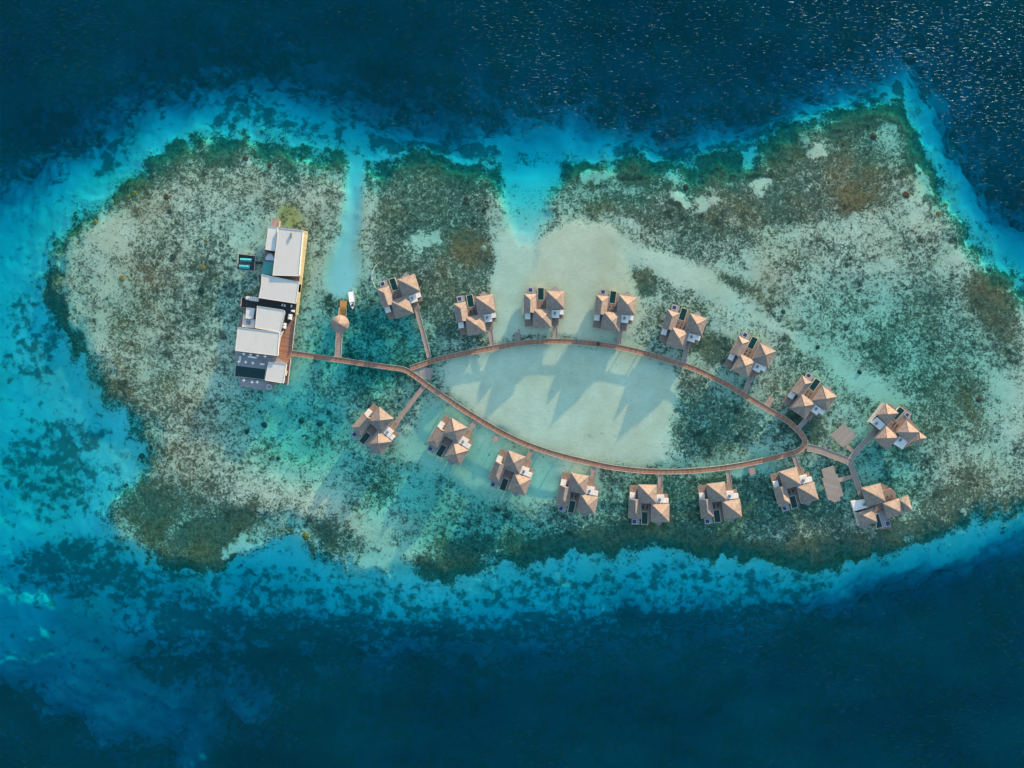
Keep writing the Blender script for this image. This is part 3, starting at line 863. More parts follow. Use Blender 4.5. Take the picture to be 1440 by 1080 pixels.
# round pavilion and its landing stage
pv = thing('round_pavilion', 'round pavilion with a conical shingle roof at the end of the short jetty', 'pavilion', W(477.9, 455.6, 5.0).xy.to_3d())
bm = bmesh.new()
n = 40; rr = 5.05
apex = bm.verts.new((0, 0, 6.9)); lo = [bm.verts.new((rr * math.cos(2*math.pi*i/n), rr * math.sin(2*math.pi*i/n), 4.1)) for i in range(n)]
lo2 = [bm.verts.new((v.co.x, v.co.y, 3.9)) for v in lo]
for i in range(n):
    bm.faces.new((lo[i], lo[(i+1) % n], apex)); bm.faces.new((lo2[i], lo2[(i+1) % n], lo[(i+1) % n], lo[i]))
bm.faces.new(lo2[::-1])
rf = mesh_obj('roof', bm, M['thatch'], pv)
bm = bmesh.new()
for i in range(12):
    a = 2 * math.pi * i / 12
    bar(bm, (0, 0, 6.93), (rr * math.cos(a), rr * math.sin(a), 4.13), 0.10, 0.08)
cyl(bm, 0, 0, 6.7, 7.25, 0.28, 10)
mesh_obj('ridge_cap', bm, M['ridge'], rf)
bm = bmesh.new(); cyl(bm, 0, 0, 1.45, 1.80, 4.4, 32); o = mesh_obj('floor', bm, M['deck_grey'], pv); planar_uv(o)
for i in range(8):
    a = 2 * math.pi * (i + .5) / 8
    bm = bmesh.new(); cyl(bm, 4.1 * math.cos(a), 4.1 * math.sin(a), -3.4, 4.2, 0.15, 8); mesh_obj('post', bm, M['pile'], pv)
ls = thing('landing_stage', 'golden-lit timber landing stage beyond the round pavilion, next to the boat', 'jetty')
plate('deck', [(478,422.2),(487.8,423.2),(486.8,433.4),(478.2,432.6)], 1.05, 1.35, 'orange_deck', ls, 1.5)  # orange light on these boards is part of their colour
plate('upper_deck', [(477.5,432.0),(487.2,432.8),(485.6,450),(475.6,449)], 1.30, 1.60, 'orange_deck', ls, 1.5)
bm = bmesh.new()
for a, b in (((476.9,432),(475.2,449)),((487.7,433),(486,450))):
    bar(bm, W(*a, 1.75), W(*b, 1.75), 0.28, 0.3)
mesh_obj('railing', bm, M['rail'], ls)
posts(ls, [(479,423.5),(487,424),(477.5,440),(485.8,441)], 1.04)

# ------------------------------------------------------------------ white motor boat
bt = thing('motor_boat', 'white motor boat moored beside the golden landing stage', 'boat', W(495.0, 421.5, 0.8).xy.to_3d(), R(-174))
def hull_rows(scale, z_):
    out = []
    for y, hw in ((-4.9, 1.45), (-3.5, 1.62), (-1.0, 1.68), (1.2, 1.55), (2.9, 1.15), (4.2, 0.60), (5.2, 0.06)):
        out.append((hw * scale, y * (0.9 + 0.1 * scale), z_ + max(0, y) * 0.07))
    return out
bm = bmesh.new()
rows = []
top, bot = hull_rows(1.0, 1.05), hull_rows(0.62, -0.45)
for (w1, y1, z1), (w2, y2, z2) in zip(top, bot):
    rows.append([bm.verts.new(v) for v in ((-w1, y1, z1), (-w2, y2, z2), (w2, y2, z2), (w1, y1, z1), (w1 * .86, y1 * .98, z1 - .03), (w1 * .84, y1 * .97, z1 - .45), (-w1 * .84, y1 * .97, z1 - .45), (-w1 * .86, y1 * .98, z1 - .03))])
for i in range(len(rows) - 1):
    for k in range(8):
        bm.faces.new((rows[i][k], rows[i + 1][k], rows[i + 1][(k + 1) % 8], rows[i][(k + 1) % 8]))
bm.faces.new(rows[0]); bm.faces.new(rows[-1][::-1])
mesh_obj('hull', bm, M['hull'], bt)
bm = bmesh.new(); prism(bm, [(-1.3, -4.2), (1.3, -4.2), (1.36, -1.0), (1.2, 1.4), (-1.2, 1.4), (-1.36, -1.0)], 2.65, 2.78); mesh_obj('canopy', bm, M['hull'], bt)
bm = bmesh.new(); prism(bm, [(-1.25, 1.5), (1.25, 1.5), (0.95, 2.05), (-0.95, 2.05)], 1.1, 2.0); mesh_obj('windscreen', bm, M['grey'], bt)
for sx in (-1, 1):
    for y in (-3.9, 1.0):
        bm = bmesh.new(); cyl(bm, sx * 1.12, y, 0.9, 2.66, 0.05, 8); mesh_obj('canopy_post', bm, M['grey'], bt)
bm = bmesh.new(); box(bm, -0.55, 0.55, 2.5, 3.6, 0.75, 1.32); mesh_obj('bow_seat', bm, M['cushion'], bt)
for sx in (-0.5, 0.5):
    bm = bmesh.new(); box(bm, sx - .26, sx + .26, -5.7, -4.95, 0.1, 1.3); box(bm, sx - .12, sx + .12, -5.55, -5.2, -0.7, 0.1); mesh_obj('outboard_motor', bm, M['grey'], bt)

# ------------------------------------------------------------------ villas
def hip_roof(parent, cx, cy, hw, hh, ze, zr, ridge=None, gable=None, name='roof', flip=1):
    """hipped roof; ridge: None = pyramid, else ridge end points (y0, y1) along y at cx"""
    bm = bmesh.new()
    f = flip
    C4 = [(cx - hw, cy - hh), (cx + hw, cy - hh), (cx + hw, cy + hh), (cx - hw, cy + hh)]
    lo = [bm.verts.new((x, y * f, ze - 0.18)) for x, y in C4]
    hi = [bm.verts.new((x, y * f, ze)) for x, y in C4]
    bm.faces.new(lo)
    for i in range(4):
        bm.faces.new((lo[i], lo[(i + 1) % 4], hi[(i + 1) % 4], hi[i]))
    if ridge is None:
        a = bm.verts.new((cx, cy * f, zr))
        for i in range(4): bm.faces.new((hi[i], hi[(i + 1) % 4], a))
        lines = [(h.co.copy(), a.co.copy()) for h in hi]
    else:
        r0 = bm.verts.new((cx, ridge[0] * f, zr)); r1 = bm.verts.new((cx, ridge[1] * f, zr))
        bm.faces.new((hi[0], hi[1], r0)); bm.faces.new((hi[2], hi[3], r1))
        bm.faces.new((hi[1], hi[2], r1, r0)); bm.faces.new((hi[3], hi[0], r0, r1))
        lines = [(hi[0].co.copy(), r0.co.copy()), (hi[1].co.copy(), r0.co.copy()), (hi[2].co.copy(), r1.co.copy()), (hi[3].co.copy(), r1.co.copy()), (r0.co.copy(), r1.co.copy())]
    rf = mesh_obj(name, bm, M['thatch'], parent)
    bm = bmesh.new()
    for a, b in lines:
        bar(bm, a + Vector((0, 0, .02)), b + Vector((0, 0, .02)), 0.26, 0.10)
    mesh_obj('ridge_cap', bm, M['ridge'], rf)
    bm = bmesh.new()
    g = 0.16
    ring(bm, [(cx - hw - g, (cy - hh - g) * f), (cx + hw + g, (cy - hh - g) * f), (cx + hw + g, (cy + hh + g) * f), (cx - hw - g, (cy + hh + g) * f)], g - 0.003, ze - 0.20, ze + 0.03)
    mesh_obj('gutter', bm, M['gutter'], rf)
    return rf

def bx(name, parent, mat, x0, x1, y0, y1, z0, z1, f=1):
    bm = bmesh.new()
    a, b = sorted((y0 * f, y1 * f))
    box(bm, x0, x1, a, b, z0, z1)
    return mesh_obj(name, bm, M[mat], parent)

def basin(name, wname, parent, x0, x1, y0, y1, ztop, f, water_mat_, rim=0.28, depth_=1.3):
    a, b = sorted((y0 * f, y1 * f))
    bm = bmesh.new()
    ring(bm, [(x0, a), (x1, a), (x1, b), (x0, b)], rim, ztop - depth_, ztop)
    box(bm, x0 + 0.05, x1 - 0.05, a + 0.05, b - 0.05, ztop - depth_ - 0.2, ztop - depth_ + 0.002)
    p = mesh_obj(name, bm, M['poolrim'], parent)
    bm = bmesh.new()
    box(bm, x0 + rim - 0.02, x1 - rim + 0.02, a + rim - 0.02, b - rim + 0.02, ztop - 0.6, ztop - 0.06)
    mesh_obj(wname, bm, M[water_mat_], p)
    return p

def ac_unit(parent, x, y, z, f, sx=0.55, sy=0.75):
    bm = bmesh.new()
    box(bm, x - sx, x + sx, y * f - sy, y * f + sy, z, z + 0.8)
    cyl(bm, x, y * f, z + 0.8, z + 0.86, 0.42, 14)
    mesh_obj('air_conditioner', bm, M['grey'], parent)

ZD, ZE, ZA = 1.9, 4.7, 7.6
def make_villa(f):
    v = thing('water_villa', 'x', 'villa')
    # timber platform under everything
    bm = bmesh.new()
    for (x0, x1, y0, y1, z1) in ((-9.6, 4.6, -4.3, 13.6, ZD), (4.6, 12.0, 0.2, 15.2, ZD - 0.003), (-3.4, 4.6, 13.6, 10.0, ZD)):
        if y1 < y0: continue
        a, b = sorted((y0 * f, y1 * f)); box(bm, x0, x1, a, b, z1 - 0.35, z1)
    mesh_obj('platform', bm, M['deck_villa'], v)
    bx('tub_deck', v, 'terrace', -8.1, -3.7, 13.61, 17.7, ZD - 0.4, ZD + 0.05, f)
    bx('side_terrace', v, 'terrace', 5.0, 9.0, 15.21, 17.0, ZD - 0.5, ZD - 0.1, f)
    bx('step', v, 'terrace', 6.2, 8.2, 17.003, 18.0, ZD - 0.9, ZD - 0.5, f)
    # walls
    bx('wall', v, 'wall', -4.2, 4.2, -4.1, 4.2, ZD + 0.002, ZE - 0.19, f)
    bx('wall', v, 'wall', -9.4, -4.3, 3.3, 12.7, ZD + 0.002, ZE - 0.59, f)
    bx('wall', v, 'wall', 3.2, 11.0, 6.2, 14.2, ZD + 0.002, ZE - 0.19, f)
    # glazed fronts facing the pool deck
    bx('window', v, 'grey', -3.0, 3.0, 4.203, 4.26, ZD + 0.1, ZE - 0.6, f)
    bx('window', v, 'grey', -4.297, -4.24, 6.0, 11.6, ZD + 0.1, ZE - 0.9, f)
    # roofs
    hip_roof(v, 0, 0, 5.05, 5.1, ZE, ZA, flip=f)
    hip_roof(v, -6.75, 8.35, 3.35, 5.25, ZE - 0.4, ZE + 1.9, ridge=(3.4, 10.25), flip=f)
    hip_roof(v, 7.3, 10.4, 4.95, 4.95, ZE, ZA - 0.1, flip=f)
    # flat roofs
    bx('flat_roof', v, 'white', -9.6, -6.6, -0.4, 2.95, ZD + 1.2, ZD + 1.55, f)
    bx('flat_roof', v, 'white', 5.25, 9.5, 0.45, 4.9, ZE - 0.9, ZE - 0.5, f)
    bx('flat_roof', v, 'white', 9.503, 12.0, 2.3, 5.0, ZE - 1.2, ZE - 0.8, f)
    bx('wall', v, 'wall', 5.5, 9.3, 0.7, 4.7, ZD + 0.002, ZE - 0.903, f)
    bx('wall', v, 'wall', 9.6, 11.8, 2.5, 4.8, ZD + 0.002, ZE - 1.203, f)
    bx('wall', v, 'wall', -9.4, -6.8, -0.2, 2.8, ZD + 0.002, ZD + 1.197, f)
    bx('bath_deck', v, 'grey', -6.55, -5.1, 0.2, 2.4, ZD + 0.004, ZD + 0.3, f)
    ac_unit(v, 7.0, 3.0, ZE - 0.498, f)
    # pool and tub
    basin('swimming_pool', 'pool_water', v, -2.7, 1.1, 10.3, 17.5, ZD + 0.12, f, 'pool')
    basin('hot_tub', 'tub_water', v, -7.95, -5.3, 14.7, 17.3, ZD + 0.30, f, 'tub', 0.25, 0.9)
    bx('pool_deck', v, 'deck_villa', -3.35, 2.3, 5.2, 10.2, ZD + 0.004, ZD + 0.06, f)
    bx('pool_walk', v, 'deck_villa', 1.2, 2.3, 10.203, 16.6, ZD - 0.3, ZD + 0.02, f)
    # landing towards the walkway
    bx('landing', v, 'deck_villa', 5.6, 9.3, -3.9, 0.19, ZD - 0.45, ZD - 0.08, f)
    # railing along the outer edge
    bm = bmesh.new()
    for (x0, y0, x1, y1) in ((9.2, 15.1, 12.2, 15.1), (12.2, 15.1, 12.2, 5.3)):
        bar(bm, (x0, y0 * f, ZD + 0.45), (x1, y1 * f, ZD + 0.45), 0.12, 0.9)
    mesh_obj('railing', bm, M['rail'], v)
    for (x, y) in ((-8, -2), (-3.5, -3), (3.5, -3), (8.5, -2), (-8.5, 5), (-8.5, 12), (-2, 5), (3, 5), (4.5, 14), (10.5, 14), (10.5, 7), (-2.3, 16.5), (0.7, 16.5), (-7.5, 16.8)):
        bm = bmesh.new(); cyl(bm, x, y * f, -4.0, ZD - (0.36 if abs(y) < 15 else 1.4), 0.2, 8); mesh_obj('pile', bm, M['pile'], v)
    return v

VG = 'shingle-roofed villas standing on piles over the reef'
VUP = [  # apex px, rotation clockwise, label
 ((564.2, 431.1), -18, 'water villa up and right of the white boat, at the end of the longest walkway'),
 ((668.5, 456.3), -9.5, 'water villa at the left edge of the pale sand tongue, second of upper row'),
 ((762.8, 447.2), 0.5, 'upright water villa in front of the sandbank, right of the small pale grey jetty'),
 ((860.6, 451.7), 8, 'water villa at the right edge of the sandbank, the fourth of the upper row'),
 ((954.8, 475.2), 17.5, 'water villa with green pool and blue tub, fifth of the upper row'),
 ((1048.3, 514.1), 27, 'tilted water villa with turquoise pool, left of the small tan jetty of the upper arc'),
 ((1131.9, 570.9), 36, 'most steeply tilted water villa of the upper row, above the boardwalk point'),
]
VDN = [
 ((1113.7, 673.5), -15, 'water villa left of the long stepped timber deck, in the lower row'),
 ((1009.8, 693.0), -7, 'water villa of the lower row, just left of the small tan lower jetty'),
 ((911.7, 695.6), 1, 'upright water villa of the lower row with a dark navy tub at its lower left'),
 ((813.9, 680.6), 11, 'lower-row water villa under the middle of the lagoon, orange walkway at its right'),
 ((722.6, 650.6), 20, 'water villa of the lower row to the right of the small pink jetty'),
 ((639.1, 605.9), 31, 'lower-row water villa on pale sand left of the small pink jetty'),
 ((534.4, 590.9), 39, 'leftmost lower water villa, below the boardwalk fork on a long thin walkway'),
]
pro = {1: make_villa(1), -1: make_villa(-1)}
used = set()
VROOT = []
for lst, f in ((VUP, 1), (VDN, -1)):
    for (ap, rot, lab) in lst:
        if f in used: v = copy_tree(pro[f])
        else: v = pro[f]; used.add(f)
        p = W(*ap, ZA)
        v.location = (p.x, p.y, 0); v.rotation_euler = (0, 0, R(-rot))
        v['label'] = lab; v['group'] = VG; v['category'] = 'villa'
        VROOT.append((v, f, lab))

# the two larger villas at the right, each with four roofs
def quad_mean(q): return (sum(p[0] for p in q) / len(q), sum(p[1] for p in q) / len(q))
def px_roof(parent, quad, apex, ze, zr):
    """pyramid roof from pixel corners"""
    bm = bmesh.new()
    c = [W(x, y, ze) for x, y in quad]
    hi = [bm.verts.new(p) for p in c]; lo = [bm.verts.new((p.x, p.y, ze - 0.18)) for p in c]
    a = bm.verts.new(W(*apex, zr))
    bm.faces.new(lo)
    for i in range(4):
        bm.faces.new((lo[i], lo[(i + 1) % 4], hi[(i + 1) % 4], hi[i])); bm.faces.new((hi[i], hi[(i + 1) % 4], a))
    lines = [(h.co.copy(), a.co.copy()) for h in hi]
    rf = mesh_obj('roof', bm, M['thatch'], parent)
    bm = bmesh.new()
    for p, q in lines: bar(bm, p, q, 0.26, 0.10)
    mesh_obj('ridge_cap', bm, M['ridge'], rf)
    m_ = quad_mean([(p.x, p.y) for p in c])
    out = [(m_[0] + (p.x - m_[0]) * 1.035, m_[1] + (p.y - m_[1]) * 1.035) for p in c]
    bm = bmesh.new(); ring(bm, out, 0.13, ze - 0.2, ze + 0.03); mesh_obj('gutter', bm, M['gutter'], rf)
    inn = [(m_[0] + (p.x - m_[0]) * 0.8, m_[1] + (p.y - m_[1]) * 0.8) for p in c]
    bm = bmesh.new(); prism(bm, inn, ZD + 0.002, ze - 0.185); mesh_obj('wall', bm, M['wall'], parent)
def crop(ox, oy, k):
    return lambda *pts: [(ox + x / k, oy + y / k) for x, y in pts]
def px_pool(parent, q, ztop, mat, name='swimming_pool', wname='pool_water', rim=0.28):
    c = [W(x, y, ztop).xy for x, y in q]
    bm = bmesh.new(); inn = ring(bm, c, rim, ztop - 1.2, ztop)
    p = mesh_obj(name, bm, M['poolrim'], parent)
    bm = bmesh.new(); prism(bm, inn, ztop - 0.7, ztop - 0.05)
    mesh_obj(wname, bm, M[mat], p)
def px_ac(parent, x, y, z, rot=0.0):
    p = W(x, y, z); bm = bmesh.new()
    box(bm, -.75, .75, -.55, .55, 0, .8); cyl(bm, 0, 0, .8, .87, .42, 14)
    o = mesh_obj('air_conditioner', bm, M['grey'], parent); o.location = p; o.rotation_euler = (0, 0, rot)

c8 = crop(1220, 560, 13.5)
v8 = thing('water_villa', 'large four-roofed villa to the right of the square timber deck, upper of the two', 'villa', group=VG)
plate('platform', c8((15,445),(300,80),(480,130),(560,260),(620,140),(830,270),(800,380),(1000,640),(820,880),(670,975),(480,870),(360,985),(90,760),(160,600)), ZD - 0.4, ZD, 'deck_villa', v8)
px_roof(v8, c8((345,95),(588,282),(375,500),(180,312)), c8((388,300))[0], ZE, ZA)
px_roof(v8, c8((345,515),(590,745),(360,975),(120,765)), c8((372,755))[0], ZE, ZA)
px_roof(v8, c8((745,425),(985,640),(800,850),(555,645)), c8((785,645))[0], ZE, ZA - .2)
px_roof(v8, c8((985,640),(1125,748),(970,890),(845,840)), c8((1005,765))[0], ZE - .6, ZA - 1.5)
plate('flat_roof', c8((185,355),(345,505),(235,605),(70,462)), ZE - 0.9, ZE - 0.5, 'white', v8)
plate('flat_roof', c8((610,720),(775,830),(665,970),(490,865)), ZE - 0.9, ZE - 0.5, 'white', v8)
plate('parapet', c8((10,448),(300,85),(345,95),(178,318),(60,460)), ZD + 0.004, ZE - 0.9, 'wall', v8)
plate('wall', c8((200,370),(330,505),(235,590),(90,462)), ZD + 0.004, ZE - 0.905, 'wall', v8)
plate('wall', c8((600,735),(755,832),(660,955),(510,865)), ZD + 0.004, ZE - 0.905, 'wall', v8)
px_ac(v8, *c8((165,475))[0], ZE - 0.49, 0.9); px_ac(v8, *c8((620,790))[0], ZE - 0.49, 0.9)
px_pool(v8, c8((612,150),(722,232),(540,432),(440,352)), ZD + 0.15, 'pool')
plate('tub_deck', c8((700,230),(830,285),(800,400),(700,410)), ZD - 0.3, ZD + 0.05, 'terrace', v8)
px_pool(v8, c8((748,262),(808,310),(760,368),(700,318)), ZD + 0.3, 'tub', 'hot_tub', 'tub_water', 0.2)
plate('pool_deck', c8((440,470),(505,430),(545,440),(700,330),(745,420),(560,640),(530,610)), ZD + 0.004, ZD + 0.06, 'deck_villa', v8)

c9 = crop(1190, 670, 13.5)
v9 = thing('water_villa', 'large four-roofed villa with a glowing orange roof face, lower of the two at the right', 'villa', group=VG)
plate('platform', c9((85,465),(290,420),(290,215),(650,125),(870,230),(950,400),(1090,700),(800,800),(860,980),(710,1005),(570,1000),(540,890),(250,960)), ZD - 0.4, ZD, 'deck_villa', v9)
px_roof(v9, c9((295,225),(650,130),(745,465),(395,575)), c9((530,345))[0], ZE, ZA)
px_roof(v9, c9((215,690),(505,605),(590,862),(285,950)), c9((395,775))[0], ZE - .3, ZA - .9)
px_roof(v9, c9((700,515),(1000,420),(1085,695),(785,800)), c9((890,605))[0], ZE, ZA - .4)
px_roof(v9, c9((1005,440),(1170,352),(1265,655),(1090,690)), c9((1135,530))[0], ZE - .6, ZA - 1.5)
plate('flat_roof', c9((90,470),(395,428),(430,585),(150,660)), ZE - 0.9, ZE - 0.5, 'white', v9)
plate('parapet', c9((90,475),(150,662),(215,690),(262,935),(235,945)), ZD + 0.004, ZE - 1.2, 'wall', v9)
plate('wall', c9((110,480),(385,440),(415,580),(160,650)), ZD + 0.004, ZE - 0.905, 'wall', v9)
px_ac(v9, *c9((340,530))[0], ZE - 0.49, 0.3)
px_pool(v9, c9((555,715),(610,695),(700,960),(572,1003)), ZD + 0.15, 'bigpool')
plate('pool_deck', c9((610,690),(720,640),(800,940),(705,965)), ZD + 0.004, ZD + 0.06, 'terrace', v9)
px_pool(v9, c9((735,860),(820,835),(850,925),(760,955)), ZD + 0.3, 'tub', 'hot_tub', 'tub_water', 0.22)
plate('sun_deck', c9((705,270),(850,225),(910,265),(955,405),(790,440),(735,390)), ZD + 0.1, ZD + 0.9, 'deck_villa', v9)
plate('step', c9((240,945),(300,955),(430,930),(425,965),(350,995),(245,970)), ZD - 0.6, ZD - 0.2, 'terrace', v9)
for vv, pts in ((v8, c8((110,450),(300,120),(560,280),(480,860),(360,950),(140,760),(660,940),(800,820),(970,650),(780,300))),
                (v9, c9((110,500),(320,250),(640,160),(930,400),(1060,690),(800,780),(830,960),(590,980),(270,930),(400,560)))):
    posts(vv, pts, ZD - 0.41, 0.2)

# sun loungers beside the pools (only where the photograph shows them)
def make_lounger():
    l = thing('sun_lounger', 'x', 'sun lounger')
    bm = bmesh.new(); box(bm, -.36, .36, -.95, .95, .22, .30)
    for x in (-.3, .3):
        for y in (-.8, .8): cyl(bm, x, y, 0, .22, .035, 6)
    mesh_obj('frame', bm, M['grey'], l)
    bm = bmesh.new(); box(bm, -.34, .34, -.93, .35, .302, .42); mesh_obj('mattress', bm, M['cushion'], l)
    bm = bmesh.new(); bar(bm, (0, .36, .38), (0, .98, .72), .68, .12); mesh_obj('backrest', bm, M['cushion'], l)
    return l
proto_l = make_lounger(); first_l = True
LV = {3: 'fourth upper villa', 4: 'fifth upper villa', 5: 'sixth upper villa', 6: 'seventh upper villa',
      7: 'rightmost lower villa', 8: 'next-to-last lower villa', 9: 'upright lower villa', 10: 'middle lower villa', 1: 'second upper villa'}
for vi, desc in LV.items():
    v, f, _ = VROOT[vi]
    for x, side in ((-1.7, 'left'), (0.3, 'right')):
        l = proto_l if first_l else copy_tree(proto_l); first_l = False
        rz = v.rotation_euler.z
        lx, ly = x, 8.0 * f
        l.location = (v.location.x + lx * math.cos(rz) - ly * math.sin(rz), v.location.y + lx * math.sin(rz) + ly * math.cos(rz), ZD + 0.062)
        l.rotation_euler = (0, 0, rz + (math.pi if f == 1 else 0))
        l['label'] = 'dark sun lounger, %s of two on the pool deck of the %s' % (side, desc)
        l['group'] = 'sun loungers on the villa pool decks'
for (cc, pts, rz, desc, mats) in ((c8, ((500,490),(548,528)), -0.7, 'upper four-roofed villa deck', 0), (c9, ((770,390),(850,375)), -2.9, 'lower four-roofed villa deck', 1)):
    for (x, y), side in zip(pts, ('left', 'right')):
        l = copy_tree(proto_l); l.location = W(*cc((x, y))[0], ZD); l.location.z = ZD + (0.062 if mats == 0 else 0.902); l.rotation_euler = (0, 0, rz)
        l['label'] = 'dark sun lounger, %s of two, on the %s' % (side, desc)
        l['group'] = 'sun loungers on the villa pool decks'

# ------------------------------------------------------------------ the restaurant complex at the left
cA = crop(310, 290, 9.0); cB = crop(310, 400, 6.75); cD = crop(330, 410, 14.4); cE = crop(320, 480, 13.5); cF = crop(330, 300, 12.0)
def roofed(parent, q, z0, z1, mat='white2', inset=0.94, thick=0.35):
    rf = plate('roof', q, z1 - thick, z1, mat, parent)
    m_ = quad_mean(q)
    plate('wall', [(m_[0] + (x - m_[0]) * inset, m_[1] + (y - m_[1]) * inset) for x, y in q], z0, z1 - thick - 0.003, 'wall', parent)
    bm = bmesh.new(); ring(bm, [W(x, y, z1).xy for x, y in q], 0.22, z1 + 0.003, z1 + 0.13)
    mesh_obj('parapet', bm, M['white3'] if mat == 'white2' else M['white2'], rf)
    return rf
plat = thing('timber_platform', 'large platform on piles carrying the white-roofed restaurant buildings', 'platform')
plate('deck', cA((600,262),(655,262),(1050,300),(1105,318),(1030,1000),(870,1700)) + cB((720,285),(672,690),(640,955),(425,920),(420,905),(135,880),(150,640),(165,405),(205,285),(240,215),(355,205),(360,130)), 1.5, 1.95, 'deck_villa', plat)
plate('terrace', cE((150,190),(960,300),(1120,420),(775,385),(735,520),(160,450)), 1.952, 2.02, 'terrace', plat)
plate('timber_walk', cB((612,270),(712,250),(716,290),(672,690),(640,760),(545,680),(585,500)), 1.953, 2.03, 'deck', plat, 1.4)
plate('service_yard', cD((130,320),(155,110),(490,120),(1250,240),(1230,460),(1110,640),(1010,720),(1020,400),(960,370),(450,280),(440,330)), 1.954, 2.04, 'dark', plat)
plate('sunlit_walk', cA((1055,312),(1107,320),(1015,1090),(985,1085)) + cB((718,285),(735,282),(765,0),(745,0))[:0], 1.955, 2.3, 'sunlit_yellow', plat)  # lit strip along the walk, its yellow light held in the colour
plate('sunlit_walk', cB((742,0),(768,0),(736,290),(712,285)), 1.955, 2.3, 'sunlit_yellow', plat)
bm = bmesh.new()
for a, b in ((cB((718,290))[0], cB((682,610))[0]), (cB((668,695))[0], cB((638,955))[0])):
    bar(bm, W(*a, 2.4), W(*b, 2.4), 0.3, 0.7)
for a, b in ((cD((150,112))[0], cD((122,322))[0]), (cD((150,112))[0], cD((300,124))[0]), (cD((122,322))[0], cD((235,330))[0])):
    bar(bm, W(*a, 2.5), W(*b, 2.5), 0.16, 0.9)
mesh_obj('railing', bm, M['rail'], plat)
px_pool(plat, cE((150,450),(735,520),(702,735),(130,665)), 2.14, 'bigpool', rim=0.22)
plate('lower_terrace', cE((235,690),(700,750),(880,800),(875,925),(800,895),(720,945),(690,905),(600,930),(560,895),(480,912),(440,870),(350,900),(310,850),(222,880)), 1.0, 1.35, 'terrace', plat)
plate('end_deck', cA((658,150),(740,158),(738,258),(652,252)), 1.55, 1.94, 'deck_pale', plat)
plate('sunlit_strip', cA((738,185),(760,188),(752,262),(735,260)), 1.955, 2.3, 'sunlit_yellow', plat)  # lit strip beside the end deck, light painted as yellow
posts(plat, cA((620,300),(1060,330),(560,560),(1000,900),(520,900)) + cB((210,230),(700,280),(170,420),(660,680),(150,860),(630,930),(430,905),(400,600)), 1.49, 0.25)

nb = thing('white_building', 'long white flat-roofed building, upper block, with a teal panel on its left side', 'building')
roofed(nb, cF((735,240),(1155,290),(1085,1062),(638,1048)), 1.96, 6.3, 'white2')
roofed(nb, cF((568,215),(728,232),(682,640),(515,612)), 1.96, 5.6, 'white3')
roofed(nb, cB((388,0),(362,128),(716,183),(748,-25),(390,-98)), 1.96, 5.9, 'white2')
plate('teal_panel', cF((485,805),(655,815),(632,1040),(455,1022)), 2.6, 2.9, 'teal', nb)
# half round canopy
bm = bmesh.new()
cpt = cF((592,805))[0]
pts = [(cpt[0] + 6.4 * math.cos(R(a)), cpt[1] - 10.4 * math.sin(R(a))) for a in range(2, 181, 12)]
prism(bm, [W(x, y, 3.6).xy for x, y in pts], 3.3, 3.6)
mesh_obj('canopy', bm, M['lilac'], nb)
plate('vent', cF((940,330),(965,332),(962,402),(938,398)), 6.304, 6.9, 'grey', nb)
plate('roof_edge', cF((520,618),(680,645),(676,672),(516,640)), 1.97, 2.3, 'dark', nb)

sb = thing('white_building', 'wide white flat-roofed building, lower block with an annex and a dark skylight', 'building')
roofed(sb, cD((455,290),(960,365),(1005,380),(1018,420),(920,830),(410,740)), 2.05, 5.6, 'white2')
roofed(sb, cB((165,405),(560,455),(545,680),(140,630)), 2.05, 6.2, 'white2')
roofed(sb, cD((240,325),(410,340),(370,560),(215,545)), 2.05, 4.6, 'white3')
roofed(sb, cD((178,455),(212,460),(210,565),(415,565),(402,745),(150,715)), 2.05, 4.2, 'white3')
plate('skylight', cD((235,585),(320,590),(310,675),(230,665)), 4.204, 4.45, 'grey', sb)
plate('eave', cB((560,460),(600,440),(572,512),(556,600)), 4.6, 4.9, 'white3', sb)

bb = thing('white_building', 'small square white-roofed bar beside the dark pool, at the lower corner', 'building')
roofed(bb, cE((775,385),(1120,425),(1060,800),(710,742)), 2.05, 5.4, 'white2')
plate('counter', cE((1110,560),(1130,562),(1115,650),(1095,645)), 2.05, 3.1, 'white3', bb)

# floating spa frame
fd = thing('spa_deck', 'small framed dark deck holding two teal awnings, left of the upper white building', 'deck')
plate('deck', cF((70,690),(345,722),(325,968),(42,938)), 1.4, 1.9, 'dark', fd)
bm = bmesh.new(); ring(bm, [W(x, y, 2.4).xy for x, y in cF((62,680),(352,714),(332,978),(34,948))], 0.25, 1.35, 2.4); mesh_obj('railing', bm, M['rail'], fd)
for q in (cF((98,755),(295,768),(282,820),(94,806)), cF((80,862),(262,870),(250,945),(72,930))):
    bm = bmesh.new()
    c = [W(x, y, 2.6) for x, y in q]
    vs = [bm.verts.new(p) for p in c]; m1 = bm.verts.new((c[0] + c[3]) / 2 + Vector((0, 0, .55))); m2 = bm.verts.new((c[1] + c[2]) / 2 + Vector((0, 0, .55)))
    lo = [bm.verts.new((p.x, p.y, 2.5)) for p in c]
    bm.faces.new((vs[0], vs[1], m2, m1)); bm.faces.new((m1, m2, vs[2], vs[3])); bm.faces.new((vs[0], m1, vs[3])); bm.faces.new((vs[1], vs[2], m2))
    bm.faces.new(lo)
    for i in range(4): bm.faces.new((lo[i], lo[(i + 1) % 4], vs[(i + 1) % 4], vs[i]))
    aw = mesh_obj('awning', bm, M['teal_bright'], fd)
    bm = bmesh.new()
    for p in c: cyl(bm, p.x * 0.998 + m1.co.x * 0.002 if False else p.x, p.y, 1.9, 2.5, 0.05, 6)
    mesh_obj('awning_frame', bm, M['rail'], aw)
plate('gangway', cF((345,800),(480,812),(474,860),(340,850)), 1.35, 1.8, 'dark', fd)
bm = bmesh.new()
